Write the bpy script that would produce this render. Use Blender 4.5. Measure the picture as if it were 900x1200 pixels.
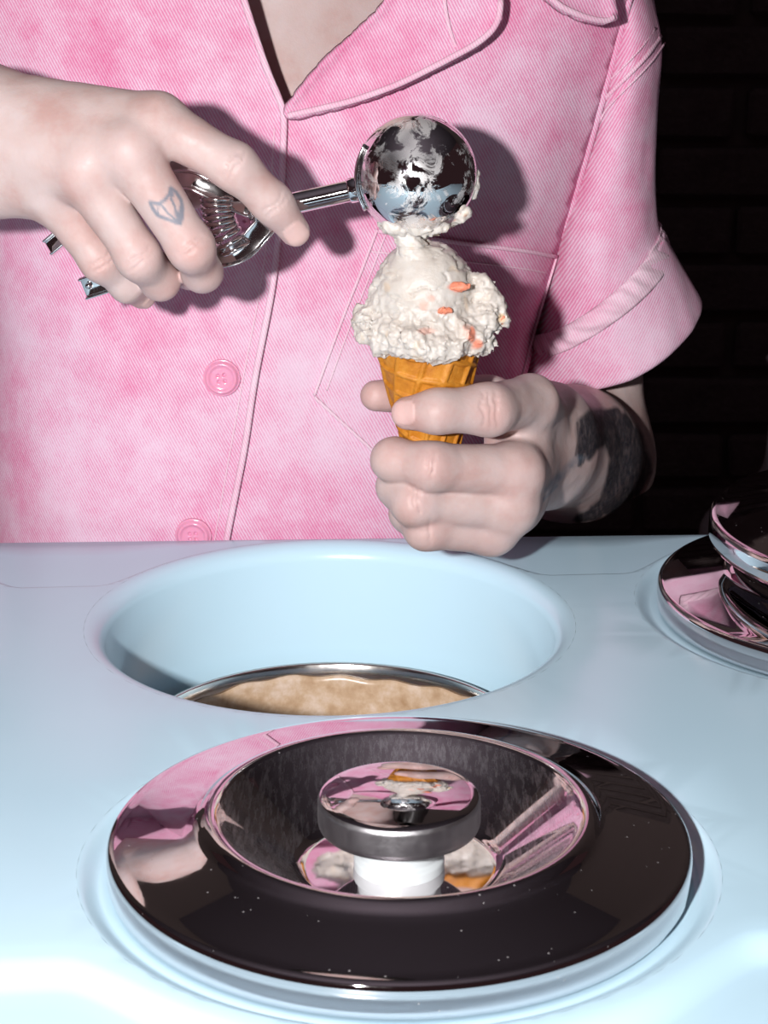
import bpy, bmesh, math, random
import numpy as np
from mathutils import Vector, Matrix
from mathutils.geometry import delaunay_2d_cdt

# ------------------------------------------------------------------ reset
for o in list(bpy.data.objects):
    bpy.data.objects.remove(o, do_unlink=True)
scn = bpy.context.scene
COL = scn.collection
random.seed(4)

# ------------------------------------------------------------------ camera
CAM_H, PITCH, FPX = 0.37, math.radians(18.0), 2400.0
cam_d = bpy.data.cameras.new('camera')
cam = bpy.data.objects.new('camera', cam_d)
COL.objects.link(cam)
cam.location = (0, 0, CAM_H)
cam.rotation_euler = (math.pi / 2 - PITCH, 0, 0)
cam_d.sensor_fit = 'VERTICAL'
cam_d.sensor_height = 36.0
cam_d.lens = 36.0 * FPX / 1200.0
cam_d.clip_start = 0.02
cam_d.dof.use_dof = True
cam_d.dof.focus_distance = 0.99
cam_d.dof.aperture_fstop = 32.0
scn.camera = cam

# ------------------------------------------------------------------ world
world = bpy.data.worlds.new('world')
scn.world = world
world.use_nodes = True
bg = world.node_tree.nodes['Background']
bg.inputs[0].default_value = (0.026, 0.0130, 0.0145, 1)
bg.inputs[1].default_value = 1.0

# ------------------------------------------------------------------ flash beside the camera
fl = bpy.data.lights.new('flash_offscreen', 'POINT')
fl.energy = 84.0
fl.shadow_soft_size = 0.020
fl.color = (1.0, 0.985, 0.985)
flo = bpy.data.objects.new('flash_offscreen', fl)
COL.objects.link(flo)
flo.location = (-0.205, -0.12, 0.440)

# ------------------------------------------------------------------ colour management
scn.view_settings.view_transform = 'Standard'
scn.view_settings.look = 'None'
scn.view_settings.gamma = 1.0
scn.view_settings.use_curve_mapping = False
scn.view_settings.exposure = 0.0

# ================================================================== helpers
CF = np.array([0, math.cos(PITCH), -math.sin(PITCH)])
CU = np.array([0, math.sin(PITCH), math.cos(PITCH)])
CL = np.array([0, 0, CAM_H])

def ray(px, py):
    return np.array([1.0, 0, 0]) * ((px - 450) / FPX) + CU * ((600 - py) / FPX) + CF

def at(px, py, Y):
    """point of the place seen at photo position (px,py) at distance Y behind the camera line"""
    d = ray(px, py)
    return CL + d * (Y / d[1])

def topx(P):
    q = np.asarray(P, float) - CL
    d = q @ CF
    return 450 + FPX * q[..., 0] / d, 600 - FPX * (q @ CU) / d

def link(o, parent=None):
    COL.objects.link(o)
    if parent is not None:
        o.parent = parent
    return o

def empty(name, loc=(0, 0, 0)):
    o = bpy.data.objects.new(name, None)
    o.location = loc
    o.empty_display_size = 0.02
    return link(o)

def tag(o, label=None, cat=None, group=None, kind=None):
    if label: o['label'] = label
    if cat: o['category'] = cat
    if group: o['group'] = group
    if kind: o['kind'] = kind
    return o

def np_mesh(name, V, F, mat=None, parent=None, smooth=True, origin=None):
    V = np.asarray(V, np.float32)
    me = bpy.data.meshes.new(name)
    if origin is not None:
        V = V - np.asarray(origin, np.float32)
    if isinstance(F, np.ndarray):
        n, k = F.shape
        me.vertices.add(len(V)); me.vertices.foreach_set('co', V.ravel())
        me.loops.add(n * k); me.loops.foreach_set('vertex_index', F.astype(np.int32).ravel())
        me.polygons.add(n)
        me.polygons.foreach_set('loop_start', np.arange(0, n * k, k, dtype=np.int32))
        me.polygons.foreach_set('loop_total', np.full(n, k, np.int32))
        me.update(calc_edges=True); me.validate()
    else:
        me.from_pydata([tuple(v) for v in V], [], [tuple(f) for f in F]); me.update()
    if smooth:
        me.polygons.foreach_set('use_smooth', np.ones(len(me.polygons), bool))
    o = bpy.data.objects.new(name, me)
    if mat: me.materials.append(mat)
    link(o, parent)
    if origin is not None:
        o.location = origin
        if parent is not None:
            o.location = Vector(origin) - parent.location
    elif parent is not None:
        o.matrix_parent_inverse = Matrix.Translation(-parent.location) if parent.location.length else Matrix.Identity(4)
    return o

def fix_normals(o):
    bm = bmesh.new(); bm.from_mesh(o.data)
    bmesh.ops.recalc_face_normals(bm, faces=bm.faces)
    bm.to_mesh(o.data); bm.free()
    return o

def grid_faces(nu, nv, wrap_u=False):
    F = []
    for j in range(nv - 1):
        for i in range(nu if wrap_u else nu - 1):
            a = j * nu + i; b = j * nu + (i + 1) % nu
            F.append((a, b, b + nu, a + nu))
    return np.array(F)

def lathe(profile, n=96):
    """profile list of (r,z) -> verts, faces around +Z (r=0 ends allowed)"""
    V = []; t = np.linspace(0, 2 * np.pi, n, endpoint=False)
    for r, z in profile:
        V.append(np.stack([max(r, 1e-5) * np.cos(t), max(r, 1e-5) * np.sin(t), 0 * t + z], -1))
    return np.concatenate(V), grid_faces(n, len(profile), True)

def round_profile(pts, rad, seg=4):
    """fillet the corners of an open (r,z) polyline"""
    P = [np.array(p, float) for p in pts]; out = [P[0]]
    for i in range(1, len(P) - 1):
        a, b, c = P[i - 1], P[i], P[i + 1]
        r = rad[i] if isinstance(rad, (list, tuple)) else rad
        u = a - b; v = c - b; lu = np.linalg.norm(u); lv = np.linalg.norm(v)
        r = min(r, lu * .45, lv * .45)
        if r < 1e-6: out.append(b); continue
        p0 = b + u / lu * r; p1 = b + v / lv * r
        for s in np.linspace(0, 1, seg + 1):
            out.append((1 - s) ** 2 * p0 + 2 * s * (1 - s) * b + s * s * p1)
    out.append(P[-1])
    return [tuple(p) for p in out]

def smooth_path(pts, n):
    """Catmull-Rom through points"""
    P = np.array(pts, float)
    P = np.vstack([2 * P[0] - P[1], P, 2 * P[-1] - P[-2]])
    m = len(P) - 3; out = []
    for s in np.linspace(0, m, n):
        i = min(int(s), m - 1); t = s - i
        a, b, c, d = P[i:i + 4]
        out.append(.5 * ((2 * b) + (c - a) * t + (2 * a - 5 * b + 4 * c - d) * t * t + (3 * b - a - 3 * c + d) * t ** 3))
    return np.array(out)

def sweep(path, section, up=(0, 0, 1), closed=True, caps=True, scale=None):
    """section (k,2): x along side, y along up"""
    path = np.asarray(path, float); n = len(path); sec = np.asarray(section, float); k = len(sec)
    T = np.gradient(path, axis=0); T /= np.linalg.norm(T, axis=1)[:, None]
    up = np.asarray(up, float); V = []
    prev = None
    for i in range(n):
        u = up if prev is None else prev
        u = u - T[i] * (u @ T[i]); u /= np.linalg.norm(u); prev = u
        s = np.cross(T[i], u)
        q = sec * (1 if scale is None else scale[i])
        V.append(path[i] + q[:, :1] * s + q[:, 1:] * u)
    V = np.concatenate(V)
    F = [tuple(f) for f in grid_faces(k, n, closed)]
    if caps and closed:
        F.append(tuple(range(k))[::-1]); F.append(tuple(range((n - 1) * k, n * k)))
    return V, F

def circ(r, k=10, ry=None):
    t = np.linspace(0, 2 * np.pi, k, endpoint=False)
    return np.stack([r * np.cos(t), (ry or r) * np.sin(t)], -1)

# ---- numpy noise -------------------------------------------------
def _hash(i, j, k, s):
    n = (i * 374761393 + j * 668265263 + k * 2147483647 + s * 974711) & 0xffffffff
    n = ((n ^ (n >> 13)) * 1274126177) & 0xffffffff
    n = n ^ (n >> 16)
    return (n & 0xffff) / 32767.5 - 1.0

def vnoise(P, s=0):
    P = np.asarray(P, np.float64); I = np.floor(P).astype(np.int64); f = P - I
    f = f * f * (3 - 2 * f); r = 0
    for a in (0, 1):
        for b in (0, 1):
            for c in (0, 1):
                w = (f[..., 0] if a else 1 - f[..., 0]) * (f[..., 1] if b else 1 - f[..., 1]) * (f[..., 2] if c else 1 - f[..., 2])
                r = r + w * _hash(I[..., 0] + a, I[..., 1] + b, I[..., 2] + c, s)
    return r

def fbm(P, oct=4, s=0):
    r = 0; a = .5
    for o in range(oct):
        r = r + a * vnoise(P * (2.03 ** o) + 13.7 * o, s + o); a *= .5
    return r

# ---- signed-distance modelling -----------------------------------
def smin(a, b, k):
    if a is None: return b
    if b is None: return a
    if k <= 0: return np.minimum(a, b)
    h = np.maximum(k - np.abs(a - b), 0) / k
    return np.minimum(a, b) - h * h * k * .25

class Cone:
    def __init__(s, a, b, ra, rb):
        s.a = np.array(a, float); s.b = np.array(b, float); s.ra = ra; s.rb = rb
    def d(s, P):
        ab = s.b - s.a; L = ab @ ab + 1e-12
        t = np.clip(((P - s.a) @ ab) / L, 0, 1)
        q = P - s.a - t[:, None] * ab
        return np.sqrt((q * q).sum(1)) - (s.ra + (s.rb - s.ra) * t)

class Ell:
    def __init__(s, c, r, rot=None):
        s.c = np.array(c, float); s.r = np.array(r, float); s.R = rot
    def d(s, P):
        q = P - s.c
        if s.R is not None: q = q @ s.R
        k0 = np.sqrt(((q / s.r) ** 2).sum(1)); k1 = np.sqrt(((q / s.r ** 2) ** 2).sum(1)) + 1e-9
        return k0 * (k0 - 1) / k1

def group_field(groups, extra=None):
    """groups: list of (k_inside, k_join, [prims]) folded in order"""
    flat = [(gi, p) for gi, g in enumerate(groups) for p in g[2]]
    def f(P, keep=None):
        tot = None
        per = {}
        for n, (gi, p) in enumerate(flat):
            if keep is not None and not keep[n]: continue
            d = p.d(P)
            per[gi] = smin(per.get(gi), d, groups[gi][0])
        for gi in range(len(groups)):
            if gi in per: tot = smin(tot, per[gi], groups[gi][1])
        if tot is None: return np.full(len(P), 1.0)
        if extra is not None: tot = extra(P, tot)
        return tot
    def pd(C):
        return np.stack([p.d(C) for _, p in flat])
    return f, pd

def surface_nets(field, lo, hi, h, C=18, pad=0.004, pd=None):
    lo = np.asarray(lo, float); hi = np.asarray(hi, float)
    n = np.ceil((hi - lo) / h).astype(int) + 1
    nc = np.ceil(n / C).astype(int)
    g = np.stack(np.meshgrid(*[np.arange(m) for m in nc], indexing='ij'), -1).reshape(-1, 3)
    cen = lo + (g * C + C / 2) * h; rad = C * h * math.sqrt(3) / 2
    if pd is not None:
        D = pd(cen); m = D.min(0); act = (m < rad + pad + .012)
        act[act] &= np.abs(field(cen[act])) < rad * 1.3 + pad
    else:
        D = None; act = np.abs(field(cen)) < rad * 1.3 + pad
    ids_all, pos_all, quads = [], [], []
    S = n + 3
    def cid(I): return (I[..., 0] * S[1] + I[..., 1]) * S[2] + I[..., 2]
    ax = np.arange(-1, C + 1)
    G = np.stack(np.meshgrid(ax, ax, ax, indexing='ij'), -1)          # corners, -1..C
    for ci in np.nonzero(act)[0]:
        base = g[ci] * C
        I = G + base
        P = lo + I.reshape(-1, 3) * h
        keep = None
        if D is not None:
            keep = D[:, ci] < D[:, ci].min() + 2 * rad + 0.02
        v = (field(P, keep) if pd is not None else field(P)).reshape(C + 2, C + 2, C + 2)
        s = v < 0
        if s.all() or not s.any(): continue
        # cells -1..C-1 -> keep those 0..C-1 (own); corner idx shift 1
        c8 = [v[1 + a:C + 1 + a, 1 + b:C + 1 + b, 1 + c:C + 1 + c] if True else None for a in (0,) for b in (0,) for c in (0,)]
        w = v[:-1, :-1, :-1]
        cells_v = np.stack([v[a:C + 1 + a, b:C + 1 + b, c:C + 1 + c] for a in (0, 1) for b in (0, 1) for c in (0, 1)], -1)
        sg = cells_v < 0
        has = sg.any(-1) & ~sg.all(-1)
        idx = np.argwhere(has)
        cv = cells_v[has]
        corner = np.array([(a, b, c) for a in (0, 1) for b in (0, 1) for c in (0, 1)], float)
        acc = np.zeros((len(idx), 3)); cnt = np.zeros(len(idx))
        for a in range(8):
            for b in range(a + 1, 8):
                if np.abs(corner[a] - corner[b]).sum() != 1: continue
                va, vb = cv[:, a], cv[:, b]
                cr = (va < 0) != (vb < 0)
                t = np.where(cr, va / np.where(cr, va - vb, 1), 0)
                acc += np.where(cr[:, None], corner[a] + t[:, None] * (corner[b] - corner[a]), 0); cnt += cr
        pos = acc / cnt[:, None]
        gi = idx - 1 + base
        ids_all.append(cid(gi + 1)); pos_all.append(lo + (gi + pos) * h)
        # edges starting at corner inside this chunk (0..C-1)
        inner = (slice(1, C + 1),) * 3
        for axis in range(3):
            nb = [slice(1, C + 1)] * 3; nb[axis] = slice(2, C + 2)
            e0 = s[inner]; e1 = s[tuple(nb)]
            E = np.argwhere(e0 != e1)
            if not len(E): continue
            sign = e0[tuple(E.T)]
            Q = E + base
            u = np.zeros(3, int); w2 = np.zeros(3, int); u[(axis + 1) % 3] = 1; w2[(axis + 2) % 3] = 1
            q = np.stack([cid(Q - u - w2 + 1), cid(Q - w2 + 1), cid(Q + 1), cid(Q - u + 1)], 1)
            q[~sign] = q[~sign][:, ::-1]
            quads.append(q)
    ids = np.concatenate(ids_all); pos = np.concatenate(pos_all); quads = np.concatenate(quads)
    uid, first = np.unique(ids, return_index=True)
    F = np.searchsorted(uid, quads); F = np.clip(F, 0, len(uid) - 1)
    ok = (uid[F] == quads).all(1)
    return pos[first], F[ok]

# ---- materials ---------------------------------------------------
def mat(name, color=(.8, .8, .8), rough=.5, metal=0, spec=.5, **kw):
    m = bpy.data.materials.new(name); m.use_nodes = True
    b = m.node_tree.nodes['Principled BSDF']
    b.inputs['Base Color'].default_value = (*color, 1)
    b.inputs['Roughness'].default_value = rough
    b.inputs['Metallic'].default_value = metal
    b.inputs['Specular IOR Level'].default_value = spec
    for k, v in kw.items():
        b.inputs[k.replace('_', ' ')].default_value = v
    return m

class NT:
    def __init__(s, m): s.t = m.node_tree; s.b = s.t.nodes['Principled BSDF']
    def n(s, typ, **kw):
        q = s.t.nodes.new(typ)
        for k, v in kw.items():
            if hasattr(q, k): setattr(q, k, v)
            else: q.inputs[k].default_value = v
        return q
    def l(s, a, b): s.t.links.new(a, b)
    def coord(s, which='Object'): return s.n('ShaderNodeTexCoord').outputs[which]
    def noise(s, scale, detail=3, rough=.5, vec=None, dist=0):
        q = s.n('ShaderNodeTexNoise'); q.inputs['Scale'].default_value = scale
        q.inputs['Detail'].default_value = detail; q.inputs['Roughness'].default_value = rough
        q.inputs['Distortion'].default_value = dist
        s.l(vec if vec is not None else s.coord(), q.inputs['Vector']); return q.outputs['Fac']
    def mapping(s, vec, scale=(1, 1, 1), rot=(0, 0, 0)):
        q = s.n('ShaderNodeMapping'); q.inputs['Scale'].default_value = scale; q.inputs['Rotation'].default_value = rot
        s.l(vec, q.inputs['Vector']); return q.outputs[0]
    def ramp(s, fac, stops):
        q = s.n('ShaderNodeValToRGB'); e = q.color_ramp.elements
        while len(e) < len(stops): e.new(.5)
        for i, (p, c) in enumerate(stops):
            e[i].position = p; e[i].color = (*c, 1) if len(c) == 3 else c
        s.l(fac, q.inputs[0]); return q.outputs[0]
    def mix(s, fac, a, b, mode='MIX'):
        q = s.n('ShaderNodeMix', data_type='RGBA'); q.blend_type = mode
        for v, i in ((fac, 0), (a, 6), (b, 7)):
            if isinstance(v, (int, float)): q.inputs[i].default_value = v
            elif isinstance(v, tuple): q.inputs[i].default_value = (*v, 1)
            else: s.l(v, q.inputs[i])
        return q.outputs[2]
    def math(s, op, a, b=None):
        q = s.n('ShaderNodeMath', operation=op)
        for v, i in ((a, 0), (b, 1)):
            if v is None: continue
            if isinstance(v, (int, float)): q.inputs[i].default_value = v
            else: s.l(v, q.inputs[i])
        return q.outputs[0]
    def rng(s, v, a, b, c, d):
        q = s.n('ShaderNodeMapRange'); s.l(v, q.inputs[0])
        for i, x in enumerate((a, b, c, d)): q.inputs[i + 1].default_value = x
        return q.outputs[0]
    def attr(s, name):
        return s.n('ShaderNodeAttribute', attribute_name=name)
    def bump(s, h, strength=.3, dist=.001):
        q = s.n('ShaderNodeBump'); q.inputs['Strength'].default_value = strength; q.inputs['Distance'].default_value = dist
        s.l(h, q.inputs['Height']); s.l(q.outputs[0], s.b.inputs['Normal']); return q

def M_denim(name, flip=1, sat=1.0):
    m = mat(name, rough=.9, spec=.12); t = NT(m)
    co = t.coord()
    big = t.noise(9, 4, .6, co)
    mid = t.noise(55, 4, .65, co)
    wv = t.n('ShaderNodeTexWave', wave_type='BANDS', bands_direction='X')
    t.l(t.mapping(co, (1, 0.0, 1), (0, math.radians(28 * flip), 0)), wv.inputs['Vector'])
    wv.inputs['Scale'].default_value = 205; wv.inputs['Distortion'].default_value = 1.2
    wv.inputs['Detail'].default_value = 2; wv.inputs['Detail Scale'].default_value = 2.2
    fine = t.noise(1500, 2, .6, t.mapping(co, (1, 1, .35)))
    f = t.math('ADD', t.math('MULTIPLY', big, .75), t.math('MULTIPLY', mid, .45))
    f = t.math('ADD', f, t.math('MULTIPLY', wv.outputs['Fac'], .27))
    f = t.math('ADD', f, t.math('MULTIPLY', fine, .22))
    c = t.ramp(f, [(.50, (.60, .10, .245)), (.78, (.645, .27, .415)), (1.0, (.69, .50, .61))])
    t.l(c, t.b.inputs['Base Color'])
    t.bump(t.math('ADD', t.math('MULTIPLY', wv.outputs['Fac'], .6), fine), .35, .0005)
    t.b.inputs['Sheen Weight'].default_value = .08
    return m

def M_skin():
    m = mat('skin', rough=.5, spec=.36); t = NT(m)
    co = t.coord()
    n1 = t.noise(38, 4, .6, co); n2 = t.noise(420, 3, .6, co)
    base = t.ramp(n1, [(.3, (.47, .30, .275)), (.52, (.51, .385, .365)), (.75, (.535, .43, .42))])
    fl_ = t.attr('flush').outputs['Fac']
    base = t.mix(t.math('MULTIPLY', fl_, .62), base, (.54, .25, .22))
    base = t.mix(t.math('MULTIPLY', t.attr('nail').outputs['Fac'], .6), base, (.70, .46, .43))
    tat = t.attr('tattoo').outputs['Fac']
    tn = t.rng(t.noise(700, 3, .6, t.mapping(co, (1, .25, .5))), .35, .65, .90, 1.0)
    base = t.mix(t.math('MULTIPLY', tat, tn), base, (.022, .022, .030))
    tb = t.attr('tattoo_blue').outputs['Fac']
    base = t.mix(t.math('MULTIPLY', tb, .9), base, (.13, .165, .215))
    t.l(base, t.b.inputs['Base Color'])
    t.b.inputs['Subsurface Weight'].default_value = .12
    t.b.inputs['Subsurface Radius'].default_value = (1.0, .35, .2)
    t.b.inputs['Subsurface Scale'].default_value = .004
    t.l(t.rng(n2, .3, .7, .42, .60), t.b.inputs['Roughness'])
    t.bump(t.math('ADD', n2, t.math('MULTIPLY', n1, .5)), .25, .0006)
    return m

def M_chrome(name, base=(.80, .78, .79), r0=.03, r1=.10, scale=60, scratch=None):
    m = mat(name, base, r0, 1.0); t = NT(m)
    co = t.coord()
    n = t.noise(scale, 5, .65, co)
    t.l(t.rng(n, .35, .75, r0, r1), t.b.inputs['Roughness'])
    if scratch:
        s = t.noise(scratch, 2, .5, t.mapping(co, (1, 1, 14)))
        t.bump(s, .05, .0004)
    return m

MAT = {}
MAT['denim'] = M_denim('pink_denim')
MAT['denim_sleeve'] = M_denim('pink_denim_sleeve', -1)
m = M_denim('pink_denim_seam'); MAT['seam'] = m
r_ = [n for n in m.node_tree.nodes if n.type == 'VALTORGB'][0].color_ramp.elements
r_[0].color = (.66, .24, .38, 1); r_[1].color = (.70, .40, .52, 1); r_[2].color = (.74, .56, .64, 1)
MAT['skin'] = M_skin()
MAT['lid'] = M_chrome('polished_lid_steel', (.74, .70, .71), .015, .06, 90)
def add_specks(m):
    t = NT(m); v = t.n('ShaderNodeTexVoronoi'); v.inputs['Scale'].default_value = 260; t.l(t.coord(), v.inputs['Vector'])
    sp = t.math('MULTIPLY', t.math('LESS_THAN', v.outputs['Distance'], .10), t.math('GREATER_THAN', t.noise(70, 3, .6), .54))
    t.l(t.math('SUBTRACT', 1.0, t.math('MULTIPLY', sp, .25)), t.b.inputs['Metallic'])
add_specks(MAT['lid'])
m = M_chrome('scratched_dish_steel', (.74, .70, .71), .02, .06, 90); MAT['dish'] = m
t = NT(m); b2 = t.n('ShaderNodeBsdfPrincipled'); b2.inputs['Metallic'].default_value = 1.0; b2.inputs['Base Color'].default_value = (.74, .72, .75, 1)
b2.inputs['Roughness'].default_value = .34
scr = t.noise(60, 4, .7, t.mapping(t.coord(), (9, 1.2, 4), (0, 0, .5)))
mx = t.n('ShaderNodeMixShader'); t.l(t.rng(scr, .42, .66, .06, .55), mx.inputs[0]); t.l(t.b.outputs[0], mx.inputs[1]); t.l(b2.outputs[0], mx.inputs[2])
t.l(mx.outputs[0], [n for n in m.node_tree.nodes if n.type == 'OUTPUT_MATERIAL'][0].inputs['Surface'])
MAT['cap'] = M_chrome('knob_cap_steel', (.72, .69, .70), .02, .07, 120)
MAT['brushed'] = M_chrome('brushed_steel', (.62, .60, .62), .32, .42, 200)
MAT['scoop'] = M_chrome('scoop_chrome', (.80, .78, .79), .02, .12, 55)
MAT['handle'] = M_chrome('scoop_handle_steel', (.78, .74, .74), .05, .16, 90)
MAT['tub'] = M_chrome('tub_steel', (.68, .64, .60), .12, .3, 40)
m = mat('counter_gelcoat', (.51, .71, .82), .22, spec=.5); MAT['counter'] = m
t = NT(m); t.l(t.rng(t.noise(14, 4, .6), .3, .7, .16, .27), t.b.inputs['Roughness'])
t.l(t.ramp(t.noise(6, 3, .5), [(.3, (.50, .70, .815)), (.7, (.525, .725, .835))]), t.b.inputs['Base Color'])
MAT['white_plastic'] = mat('white_plastic', (.50, .53, .54), .3)
MAT['button'] = mat('pink_button', (.72, .30, .44), .16, Subsurface_Weight=.25, Subsurface_Scale=.002)
m = mat('black_hair', (.012, .009, .009), .45); MAT['hair'] = m
m = mat('ice_cream', (.80, .735, .67), .38, Subsurface_Weight=.3, Subsurface_Scale=.004); MAT['ice'] = m
t = NT(m)
icn = t.ramp(t.noise(60, 5, .65), [(.3, (.55, .485, .43)), (.55, (.585, .535, .49)), (.8, (.61, .57, .535))])
icn = t.mix(t.math('MULTIPLY', t.attr('fruit').outputs['Fac'], .85), icn, (.78, .22, .12))
icn = t.mix(t.math('MULTIPLY', t.attr('toffee').outputs['Fac'], .6), icn, (.72, .42, .14))
t.l(icn, t.b.inputs['Base Color'])
t.b.inputs['Subsurface Radius'].default_value = (1, .8, .6)
t.bump(t.noise(900, 4, .7), .35, .0008)
m = mat('fruit_piece', (.66, .22, .13), .5, Subsurface_Weight=.3, Subsurface_Scale=.003); MAT['fruit'] = m
m = mat('waffle', (.62, .27, .055), .55); MAT['waffle'] = m
t = NT(m)
t.l(t.ramp(t.noise(120, 5, .65), [(.28, (.36, .115, .006)), (.5, (.50, .185, .012)), (.75, (.62, .28, .040))]), t.b.inputs['Base Color'])
t.bump(t.noise(700, 4, .7), .5, .0006)
m = mat('painted_brick', (.10, .075, .075), .75, spec=.25); MAT['brick'] = m
t = NT(m); bn = t.noise(30, 5, .65)
t.l(t.ramp(bn, [(.3, (.085, .062, .062)), (.6, (.12, .092, .092)), (.8, (.15, .12, .12))]), t.b.inputs['Base Color'])
t.bump(t.math('ADD', bn, t.noise(140, 4, .6)), .7, .006)
MAT['mortar'] = mat('mortar', (.145, .11, .105), .9, spec=.1)
MAT['ceiling'] = mat('dark_ceiling', (.12, .095, .115), .8)
MAT['floor'] = mat('dark_floor', (.03, .022, .022), .5)
MAT['pale_paint'] = mat('pale_paint', (.55, .53, .56), .5)
MAT['cabinet'] = mat('cabinet_panel', (.35, .49, .56), .35)
MAT['cabinet_dark'] = mat('dark_cabinet', (.05, .04, .04), .5)
MAT['dark_metal'] = mat('dark_metal', (.03, .03, .03), .4, .6)

# ================================================================== room
FLOOR_Z = -0.95
WALL_Y = 2.60
def box(name, lo, hi, mt, parent=None, bevel=0.0, seg=2):
    lo = Vector(lo); hi = Vector(hi)
    bm = bmesh.new(); bmesh.ops.create_cube(bm, size=1)
    c = (lo + hi) / 2; s = hi - lo
    for v in bm.verts: v.co = Vector((v.co.x * s.x, v.co.y * s.y, v.co.z * s.z))
    if bevel: bmesh.ops.bevel(bm, geom=bm.edges[:], offset=bevel, segments=seg, affect='EDGES', profile=.5)
    me = bpy.data.meshes.new(name); bm.to_mesh(me); bm.free(); me.materials.append(mt)
    o = bpy.data.objects.new(name, me); link(o, parent)
    o.location = c - (parent.location if parent is not None else Vector((0, 0, 0)))
    return o

tag(box('floor', (-2.4, -1.6, FLOOR_Z - .05), (2.4, 2.75, FLOOR_Z), MAT['floor']), kind='structure')
tag(box('ceiling', (-2.4, -1.6, 1.9), (2.4, 2.75, 1.95), MAT['ceiling']), kind='structure')
wall = tag(box('wall_back', (-2.4, WALL_Y, FLOOR_Z), (2.4, WALL_Y + .15, 1.9), MAT['mortar']), kind='structure')

# bricks: a few alike meshes, laid in running bond, proud of the mortar
def brick_mesh(i):
    bm = bmesh.new(); bmesh.ops.create_cube(bm, size=1)
    rr = random.Random(i)
    for v in bm.verts:
        v.co = Vector((v.co.x * .212 + rr.uniform(-.003, .003), v.co.y * .030, v.co.z * .063 + rr.uniform(-.0025, .0025)))
    bmesh.ops.bevel(bm, geom=bm.edges[:], offset=.006, segments=1, affect='EDGES')
    me = bpy.data.meshes.new('brick'); bm.to_mesh(me); bm.free(); me.materials.append(MAT['brick'])
    return me
bms = [brick_mesh(i) for i in range(6)]
ZB = at(830, 500, WALL_Y)[2]
nb = 0
for row in range(-13, 14):
    for c in range(-5, 6):
        x = at(845, 470, WALL_Y)[0] + .225 * c + (.1125 if row % 2 else 0) + .004
        z = ZB + .0745 * (row + .5) - .0
        if z - .04 < FLOOR_Z or nb >= 298: continue
        o = bpy.data.objects.new('brick', bms[random.randrange(6)]); link(o, wall)
        o.location = Vector((x + random.uniform(-.004, .004), WALL_Y - .003 - random.uniform(0, .004), z)) - wall.location
        o.rotation_euler = (0, random.uniform(-.008, .008), random.uniform(-.01, .01))
        nb += 1

# low dark cabinet along the wall and a pale jug on it, seen as a blurred light patch
box_ = box('back_cabinet', (.05, 2.10, FLOOR_Z), (1.35, 2.55, -.62), MAT['cabinet_dark'], None, .006)
tag(box_, 'low dark cabinet against the brick wall under the pale jug', 'cabinet')
for k in range(2):
    d = box('door', (.08 + .63 * k, 2.088, FLOOR_Z + .06), (.69 + .63 * k, 2.102, -.64), MAT['cabinet_dark'], box_, .004)
p = at(934, 620, 2.28)
JG = empty('ceramic_jug', (p[0], 2.28, -.619)); tag(JG, 'large pale jug with sloping shoulders in front of the brick wall', 'jug')
q = lambda y: at(934, y, 2.28)[2] + .62
k_ = (2.28 * math.cos(PITCH) + .2) / FPX
prof = [(0, 0), (.085, 0), (.10, .01), (.118, .12), (116 * k_, q(640)), (112 * k_, q(618)), (98 * k_, q(600)), (80 * k_, q(585)), (60 * k_, q(572)), (46 * k_, q(552)), (41 * k_, q(520)), (40 * k_, q(460)), (42 * k_, q(432)), (48 * k_, q(424)), (46 * k_, q(421)), (38 * k_, q(424)), (36 * k_, q(450)), (0, q(455))]
prof = [tuple(r) for r in smooth_path([(r, z) for r, z in prof], 90)]
V, F = lathe([(abs(r), z) for r, z in prof], 56)
o = np_mesh('jug_body', V, F, MAT['pale_paint'], None); o.parent = JG
hp_ = smooth_path([(41 * k_, 0, q(450)), (70 * k_, 0, q(455)), (96 * k_, 0, q(490)), (100 * k_, 0, q(540)), (84 * k_, 0, q(584))], 24)
V, F = sweep(hp_, circ(.010, 10, .007), up=(0, -1, 0)); o = np_mesh('jug_handle', V, F, MAT['pale_paint'], None); o.parent = JG
# ================================================================== counter
YAW = math.radians(4.0); cY, sY = math.cos(YAW), math.sin(YAW)
H1 = np.array([-.027, .9646])
def uv2w(u, v): return np.stack([H1[0] + u * cY - v * sY, H1[1] + u * sY + v * cY], -1)
def w2uv(x, y):
    dx, dy = x - H1[0], y - H1[1]; return dx * cY + dy * sY, -dx * sY + dy * cY
RH, RC, PITCHU = .113, .1232, .28
U3, V3 = w2uv(.0058, .7095)
HOLES = [(0., 0.), (PITCHU, 0.), (U3, V3)]
def smax(a, b, k): return -smin(-a, -b, k)
def circ_h(u, r): return np.sqrt(np.maximum(r * r - u * u, 0))
def wrap(u): return (u + PITCHU / 2) % PITCHU - PITCHU / 2
def v_back(u): return smax(circ_h(wrap(u), .1246), np.full_like(u, .057), .022)
def v_front(u): return V3 - smax(circ_h(wrap(u - U3), .1275), np.full_like(u, .064), .03)
def v_edge(u): return (1.0935 - H1[1] + .036 * (H1[0] + u * cY) - u * sY) / (cY + .036 * sY)
def sstep(x): x = np.clip(x, 0, 1); return x * x * (3 - 2 * x)
def top_z(u, v):
    z = -.0010 * sstep((v - v_back(u)) / .0016)
    z = z - .005 * sstep((v_front(u) - v) / .020)
    e = v - v_edge(u)
    z = z - np.where(e > 0, np.interp(e, [0, .0015, .003, .0036, .004], [0, .0007, .003, .006, .03]), 0)
    fe = -.50 - v
    z = z - np.where(fe > 0, np.interp(fe, [0, .004, .008, .010, .0105], [0, .001, .004, .010, .05]), 0)
    return z
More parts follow.
